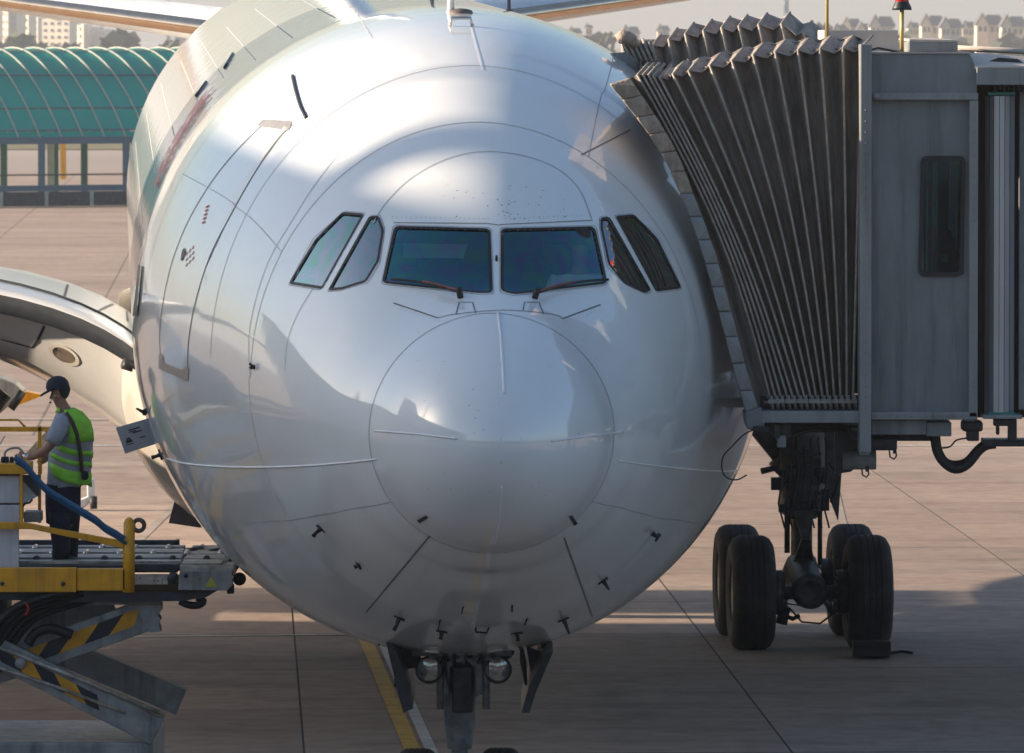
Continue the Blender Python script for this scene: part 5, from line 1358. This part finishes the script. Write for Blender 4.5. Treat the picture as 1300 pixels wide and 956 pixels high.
# ------------------------------------------------------------------ green canopy walkway
YG = 315.0
cn = thing('covered_walkway', (-22, YG, 0), 'long walkway under a barrel vault of translucent green panels', 'walkway')
axd = Vector((.88, .47, 0)).normalized(); bk = Vector((-.47, .88, 0)).normalized()
org = P(0, 178, YG); org.z = 0
ez = P(0,178,YG).z; R_w = 15.0; Hh = P(0,62,YG+3).z - ez
def vault(u, t):   # t 0..1 near eave to far eave
    return org + axd*u + bk*(R_w*t) + Vector((0,0,ez + Hh*(1-(1-2*t)**2)))
u0, u1, du = -4.2, 14.0, 1.02
nU = int((u1-u0)/du); tt = [0,.026,.094,.226,.413,.587,.774,.906,1]
pane_mesh = {}
for i in range(nU):
    for j in range(8):
        u = u0+i*du; g_ = .03
        m = MB(); a, b = tt[j]+.003, tt[j+1]-.003
        if j not in pane_mesh:
            m.grid([[vault(u+g_, a), vault(u+g_, (a+b)/2), vault(u+g_, b)], [vault(u+du-g_, a), vault(u+du-g_, (a+b)/2), vault(u+du-g_, b)]])
            o = m.build('canopy_panel', M['canopy_glass'], cn); pane_mesh[j] = (o.data, u)
        else:
            me, ub = pane_mesh[j]; o = bpy.data.objects.new('canopy_panel', me); COL.objects.link(o); o.parent = cn; W[o.name] = W[cn.name]
            o.location = axd*(u-ub)
for i in range(nU+1):
    m = MB(); m.tube([vault(u0+i*du, k/24)+Vector((0,0,.05)) for k in range(25)], .036, 5); m.build('canopy_rib', M['canopy_rib'], cn)
for j in (0,1,2,3,4,5,6,7,8):
    m = MB(); m.tube([vault(u0, tt[j])+Vector((0,0,.02)), vault(u1, tt[j])+Vector((0,0,.02))], .04, 5); m.build('canopy_purlin', M['canopy_rib'] if j in (4,) else M['canopy_post'], cn)
def at_eave(x, t):
    return min((vault(u0+k*.02, t) for k in range(int((u1-u0)/.02))), key=lambda q: abs(proj(q)[0]-x))
for x, t, mk in ((-54,0,'canopy_post'),(53,0,'canopy_post'),(160,0,'canopy_post'),(267,0,'canopy_post'),(5,1,'canopy_green'),(107,1,'canopy_green'),(172,1,'canopy_green'),(70,.9,'canopy_green'),(64,.8,'canopy_rib')):
    q = at_eave(x, t); m = MB(); m.box((q.x-.15,q.y-.15,0),(q.x+.15,q.y+.15,q.z)); m.build('canopy_post', M[mk], cn)
wl = MB(); a = vault(u0, 0); b = vault(u1, 0); a.z = b.z = 0; off = Vector((0,-.5,0))
for z0, z1, mk in ((0,.62,'dgrey'),(.64,.90,'canopy_post')):
    m = MB(); m.prism([a+off+Vector((0,0,z0)), b+off+Vector((0,0,z0)), b+off+Vector((0,0,z1)), a+off+Vector((0,0,z1))], (0,.25,0)); m.build('parapet', M[mk], cn)
for i in range(0, nU, 2):
    p = a + (b-a)*(i/nU) + off; m = MB(); m.box((p.x-.08,p.y-.06,0),(p.x+.08,p.y,.64)); m.build('parapet_joint', M['canopy_rib'], cn)
m = MB(); m.tube([a+off+Vector((0,0,1.35)), b+off+Vector((0,0,1.35))], .035, 5); m.build('handrail', M['dgrey'], cn)
m = MB(); m.prism([vault(u0,0)+Vector((0,-.1,-.18)), vault(u1,0)+Vector((0,-.1,-.18)), vault(u1,0)+Vector((0,-.1,.12)), vault(u0,0)+Vector((0,-.1,.12))], (0,.2,0)); m.build('eave_beam', M['canopy_post'], cn)
q = P(80, 200, YG+60); m = MB(); m.box((q.x-.15,q.y,0),(q.x+.15,q.y+.3,Ggr(80,205).z+2.4)); tag(m.build('marker_post', M['yellow']), 'thin orange marker post seen between the walkway posts', 'post')
# grass verge beyond
def gsheet(name, y_near, y_far, m, z, kind='stuff'):
    a = Ggr(0, y_near).y; b = Ggr(0, y_far).y
    q = MB(); q.add([(-2900,a,z),(2900,a,z),(2900,b,z),(-2900,b,z)], [(0,1,2,3)]); return q.build(name, m, kind=kind)
tag(gsheet('grass_verge', 190, 177, M['grass'], .02), 'strip of dry grass beyond the walkway', 'grass')
tag(gsheet('grass_field', 120, 62, M['grass'], .02), 'wide hazy green field before the trees', 'grass')
# tree belt and buildings
def tree_belt(name, x0, x1, Y, ytop, label, seed, dens=1.0):
    r_ = random.Random(seed); m = MB()
    a = P(x0, 60, Y).x; b = P(x1, 60, Y).x; hh = P(0, ytop, Y).z; n = int((b-a)/5*dens)
    for k in range(n):
        x = a + (b-a)*r_.random(); y = Y + r_.uniform(0, 60); h = hh*r_.uniform(.62, 1.08); rad = r_.uniform(2.5, 5)
        for q in range(34):
            t = r_.random(); an_ = r_.uniform(0, 6.283); rr = rad*math.sqrt(r_.random())*(1-.5*t)
            c = Vector((x+rr*math.cos(an_), y+rr*math.sin(an_), h*(.08+.9*t))); s = r_.uniform(.7, 1.9)
            u = Vector((r_.uniform(-1,1), r_.uniform(-1,1), r_.uniform(-1,1))).normalized()*s; v = u.orthogonal().normalized()*s*.8
            m.add([c-u-v, c+u-v, c+u+v, c-u+v], [(0,1,2,3)])
    o = m.build(name, M['trees'], kind='stuff', recalc=False); return tag(o, label, 'trees')
tree_belt('tree_belt', -120, 420, 1300, 45, 'dense hazy belt of trees below the apartment blocks', 3, 1.3)
tree_belt('tree_belt', 700, 1420, 1500, 38, 'pale green belt of trees below the row of houses', 4, 1.2)
def windows(m, x0, x1, z0, z1, y, nx, nz, fw=.5, fh=.5):
    for i in range(nx):
        for j in range(nz):
            cx = x0+(x1-x0)*(i+.5)/nx; cz = z0+(z1-z0)*(j+.5)/nz; w_ = (x1-x0)/nx*fw/2; h_ = (z1-z0)/nz*fh/2
            m.box((cx-w_, y-.08, cz-h_), (cx+w_, y+.1, cz+h_))
apts = [(2,10,12,'leftmost pale apartment tower under the stabiliser'),(12,22,15,'second apartment tower from the left with a narrow gap'),(27,36,19,'slim shaded apartment tower with a warm left edge'),(40,48,22,'squat tower right of the slim shaded one'),(52,88,24,'wide blue-grey apartment slab in the middle'),(92,106,31,'low pale block right of the wide slab'),(110,118,34,'small pale block before the fuselage'),(124,134,37,'lowest pale block nearest the fuselage'),(-30,-4,8,'apartment tower cut by the left edge')]
for x0, x1, yt, lab in apts:
    Y = 2600 + rnd.uniform(-100, 200); a = P(x0, yt, Y); b = P(x1, yt, Y)
    t = thing('apartment_building', ((a.x+b.x)/2, Y, 0), lab, 'building', 'apartment blocks beyond the trees')
    w_ = b.x-a.x; dd_ = 14
    q = MB(); q.hexa([(a.x,Y+6,0),(b.x,Y,0),(b.x+2,Y+dd_,0),(a.x+2,Y+dd_+6,0),(a.x,Y+6,a.z),(b.x,Y,a.z),(b.x+2,Y+dd_,a.z),(a.x+2,Y+dd_+6,a.z)]); q.build('wall', M['tower'], t)
    q = MB(); q.box((a.x+w_*.3,Y+2,a.z),(a.x+w_*.6,Y+8,a.z+1.6)); q.build('roof_house', M['tower'], t)
    nz = max(3, int(a.z/3.2)); nx = max(2, int(w_/2.2))
    for i in range(nx):
        q = MB(); windows(q, a.x+w_*i/nx, a.x+w_*(i+1)/nx, 3, a.z-.5, Y+6-6*(i+.5)/nx-.3, 1, nz, .5, .45); q.build('window_column', M['win'], t, kind='stuff')
houses = [(744,752,30),(790,812,32),(1059,1076,30),(1070,1094,22),(1089,1112,28),(1105,1136,19),(1153,1168,27),(1170,1200,18),(1195,1222,22),(1222,1240,26),(1240,1275,17),(1272,1303,19),(1296,1320,25),(1325,1360,20),(835,850,31),(722,738,34)]
hl = ['tiny pale house beside the crown of the airliner','pale low house left of the far bellows crest','first grey-roofed house right of the aerial pole','gabled house just right of the aerial pole','small bright house left of the beacon','tall gabled white house touching the beacon pole','low bright house just right of the beacon','tall gabled house with a wide white gable','grey-roofed house behind the wide gable','low bright house midway to the right edge','tallest gabled house near the right edge','long grey-roofed house at the right edge','bright house cut by the right edge','house outside the right edge','pale house hidden behind the far bellows','small house nearest the crown']
for (x0, x1, yt), lab in zip(houses, hl):
    Y = 1750 + rnd.uniform(-40, 60); a = P(x0, yt, Y); b = P(x1, yt, Y); w_ = b.x-a.x
    t = thing('house', ((a.x+b.x)/2, Y, 0), lab, 'house', 'pale houses on the horizon')
    zr = a.z; ze = zr-w_*.42 if w_ < 6 else zr-2.4
    xm = a.x + w_*.42
    q = MB(); q.box((a.x,Y,0),(xm,Y+9,ze)); q.prism([(a.x,Y,ze),(xm,Y,ze),((a.x+xm)/2,Y,zr)], (0,9,0)); q.build('wall', M['house_w'], t)
    q = MB(); q.box((xm+.02,Y+1.5,0),(b.x,Y+10,ze-.3)); q.build('wall', M['house_w'], t)
    q = MB(); q.hexa([(xm-w_*.1,Y+1,ze-.3),(b.x+.4,Y+1,ze-.3),(b.x+.4,Y+10.5,ze-.3),(xm-w_*.1,Y+10.5,ze-.3),(xm,Y+4.5,zr-.3),(b.x-w_*.12,Y+4.5,zr-.3),(b.x-w_*.12,Y+6.5,zr-.3),(xm,Y+6.5,zr-.3)]); rf = q.build('roof', M['house_r'], t)
    q = MB(); xx = (a.x+xm)/2
    for sg in (-1, 1):
        ex = a.x-.35 if sg < 0 else xm+.35; q.prism([(ex,Y-.4,ze-.2),(xx,Y-.4,zr+.25),(xx,Y-.4,zr-.05),(ex+sg*-.15,Y-.4,ze-.5)], (0,10,0))
    q.build('roof', M['house_r'], t)
    for k in range(2):
        q = MB(); q.box((a.x+w_*(.08+k*.18),Y-.1,ze-1.9),(a.x+w_*(.18+k*.18),Y,ze-.7)); q.build('window', M['win'], t)
        q = MB(); q.box((xm+w_*(.1+k*.22),Y+1.4,ze-2.1),(xm+w_*(.22+k*.22),Y+1.5,ze-.9)); q.build('window', M['win'], t)
# lattice tower and crane
lt_ = thing('lattice_tower', tuple(P(998,40,2300).xy)+(0,), 'thin hazy lattice mast above the far bellows', 'mast')
m = MB(); Yt = 2300; a = P(998,60,Yt); tz = P(998,-12,Yt).z; a.z = 0
for sx, sy in ((-1,-1),(1,-1),(1,1),(-1,1)): m.tube([a+Vector((sx*1.6,sy*1.6,0)), Vector((a.x+sx*.25,a.y+sy*.25,tz))], .16, 4)
m.build('leg', M['canopy_post'], lt_)
m = MB()
for k in range(16):
    t = k/16; w0 = 1.6*(1-t)+.25*t; w1 = 1.6*(1-(k+1)/16)+.25*(k+1)/16; s_ = 1 if k % 2 else -1
    m.tube([a+Vector((-s_*w0,-w0,tz*t)), a+Vector((s_*w1,-w1,tz*(k+1)/16))], .1, 4); m.tube([a+Vector((-w0,-w0,tz*t)), a+Vector((w0,-w0,tz*t))], .1, 4)
for z_ in (.72, .8, .9): m.tube([Vector((a.x,a.y,tz*z_-1)), Vector((a.x,a.y,tz*z_+1))], .9, 6)
m.build('bracing', M['canopy_post'], lt_)
cr = thing('tower_crane', tuple(P(213,40,3000).xy)+(0,), 'faint tower crane on the hazy skyline left of the fuselage', 'crane')
a = P(214,60,3000); m = MB(); m.box((a.x-.8,a.y-.8,0),(a.x+.8,a.y+.8,P(0,1,3000).z)); m.build('mast', M['win'], cr)
m = MB(); b = P(190,7,3000); c = P(222,8,3000); m.box((b.x,3000,b.z-.6),(c.x,3001,b.z+.6)); m.box((b.x,3000,b.z-2.4),(b.x+1.6,3001,b.z+.2)); m.build('jib', M['win'], cr)
ff = MB(); a = P(222,15,2900); b = P(266,18,2900); hs_ = MB(); hs_.box((a.x,2900,0),(b.x,2915,a.z)); rb_ = thing('apartment_building', (a.x,2900,0), 'long low dark-roofed block right of the crane', 'building', 'apartment blocks beyond the trees')
hs_.build('wall', M['house_r'], rb_)

# ------------------------------------------------------------------ haze
hz = bpy.data.materials.new('haze'); hz.use_nodes = True; t = hz.node_tree; t.nodes.clear()
o = t.nodes.new('ShaderNodeOutputMaterial'); pv = t.nodes.new('ShaderNodeVolumePrincipled')
pv.inputs['Color'].default_value = (.70,.74,.80,1); pv.inputs['Density'].default_value = .00024; pv.inputs['Anisotropy'].default_value = .3
t.links.new(pv.outputs[0], o.inputs['Volume'])
m = MB(); m.box((-3010,-110,-1.03),(3010,7910,75)); tag(m.build('haze', hz), kind='stuff')

# ------------------------------------------------------------------ out of view: blocks added for their shade, and the terminal
def block(name, x0, y0, x1, y1, z, label, cat='building', n=8):
    t = thing(name, ((x0+x1)/2, (y0+y1)/2, 0), label, cat)
    m = MB(); m.box((x0,y0,0),(x1,y1,z)); m.build('wall', M['terminal'], t)
    m = MB(); m.box((x0-.4,y0-.4,z),(x1+.4,y1+.4,z+.35)); m.build('roof', M['roofm'], t)
    return t
SH = lambda d: d*SUN_B                     # how far a shadow slides towards the camera
DX = 38.0; SLOPE = math.tan(R(SUN_EL))/1.0*math.hypot(1, SUN_B)
hA = 5.72 + DX*SLOPE; hB = 1.6 + DX*SLOPE
block('long_shade_block', -DX-24, 20+SH(DX), -DX, 65.4+SH(DX), hA-.35, 'long unseen block left of the stand, added to shade the lower nose')  # unseen, added so its roofline shades the lower nose
block('mid_shade_block', -DX-20, 65.4+SH(DX), -DX, 69.1+SH(DX), hA-1.2, 'unseen lower block beside the long one, added to shade below the sunlit strip')  # unseen, added lower so the bright strip above stays sunlit
block('tall_shade_block', -DX-14, 69.1+SH(DX), -DX, 75.8+SH(DX), hA+4.5, 'unseen taller block, added to shade the aft fuselage')  # unseen, added taller to shade the aft fuselage
def pole(x, y, z, r_, label):
    m = MB(); m.tube([(x,y,8),(x,y,z)], r_, 16); o = m.build('shade_mast', M['alu2']); return tag(o, label, 'mast', 'unseen masts added for their shadows')
for yy, r_, lab in ((61.1,.27,'thickest unseen mast, added to cast the wide band on the crown'),(62.3,.05,'thin unseen mast beside the thickest, added for its narrow shadow arc'),(67.6,.07,'thin unseen mast over the lower block, added for its narrow shadow arc')):
    pole(-DX-.8, yy+SH(DX+.8), 27, r_, lab)  # unseen masts, added to cast curved shadow bands over the crown
for y0, y1, lab in ((75.8,86.3,'unseen low block joined to the tall one, added to shade the ground'),(88,91.5,'unseen middle low block between two sunlit gaps, added to shade the ground'),(94,97,'last unseen low block, added to shade the ground')):
    block('low_shade_block', -DX-8, y0+SH(DX), -DX, y1+SH(DX), hB-.4, lab)  # unseen low blocks with gaps, added to shade the ground in bands
t = thing('terminal_building', (0,-25,0), 'terminal building behind the camera', 'building')
m = MB(); m.box((-90,-48,0),(90,-14,11)); m.build('wall', M['terminal'], t)
m = MB(); m.box((-92,-50,11),(92,-10,11.6)); m.build('roof', M['roofm'], t)
for i in range(44):
    m = MB(); m.box((-88+i*4,-13.96,1.2),(-84.4+i*4,-13.9,4.6)); m.box((-88+i*4,-13.96,5.6),(-84.4+i*4,-13.9,10)); m.build('window', M['win'], t)
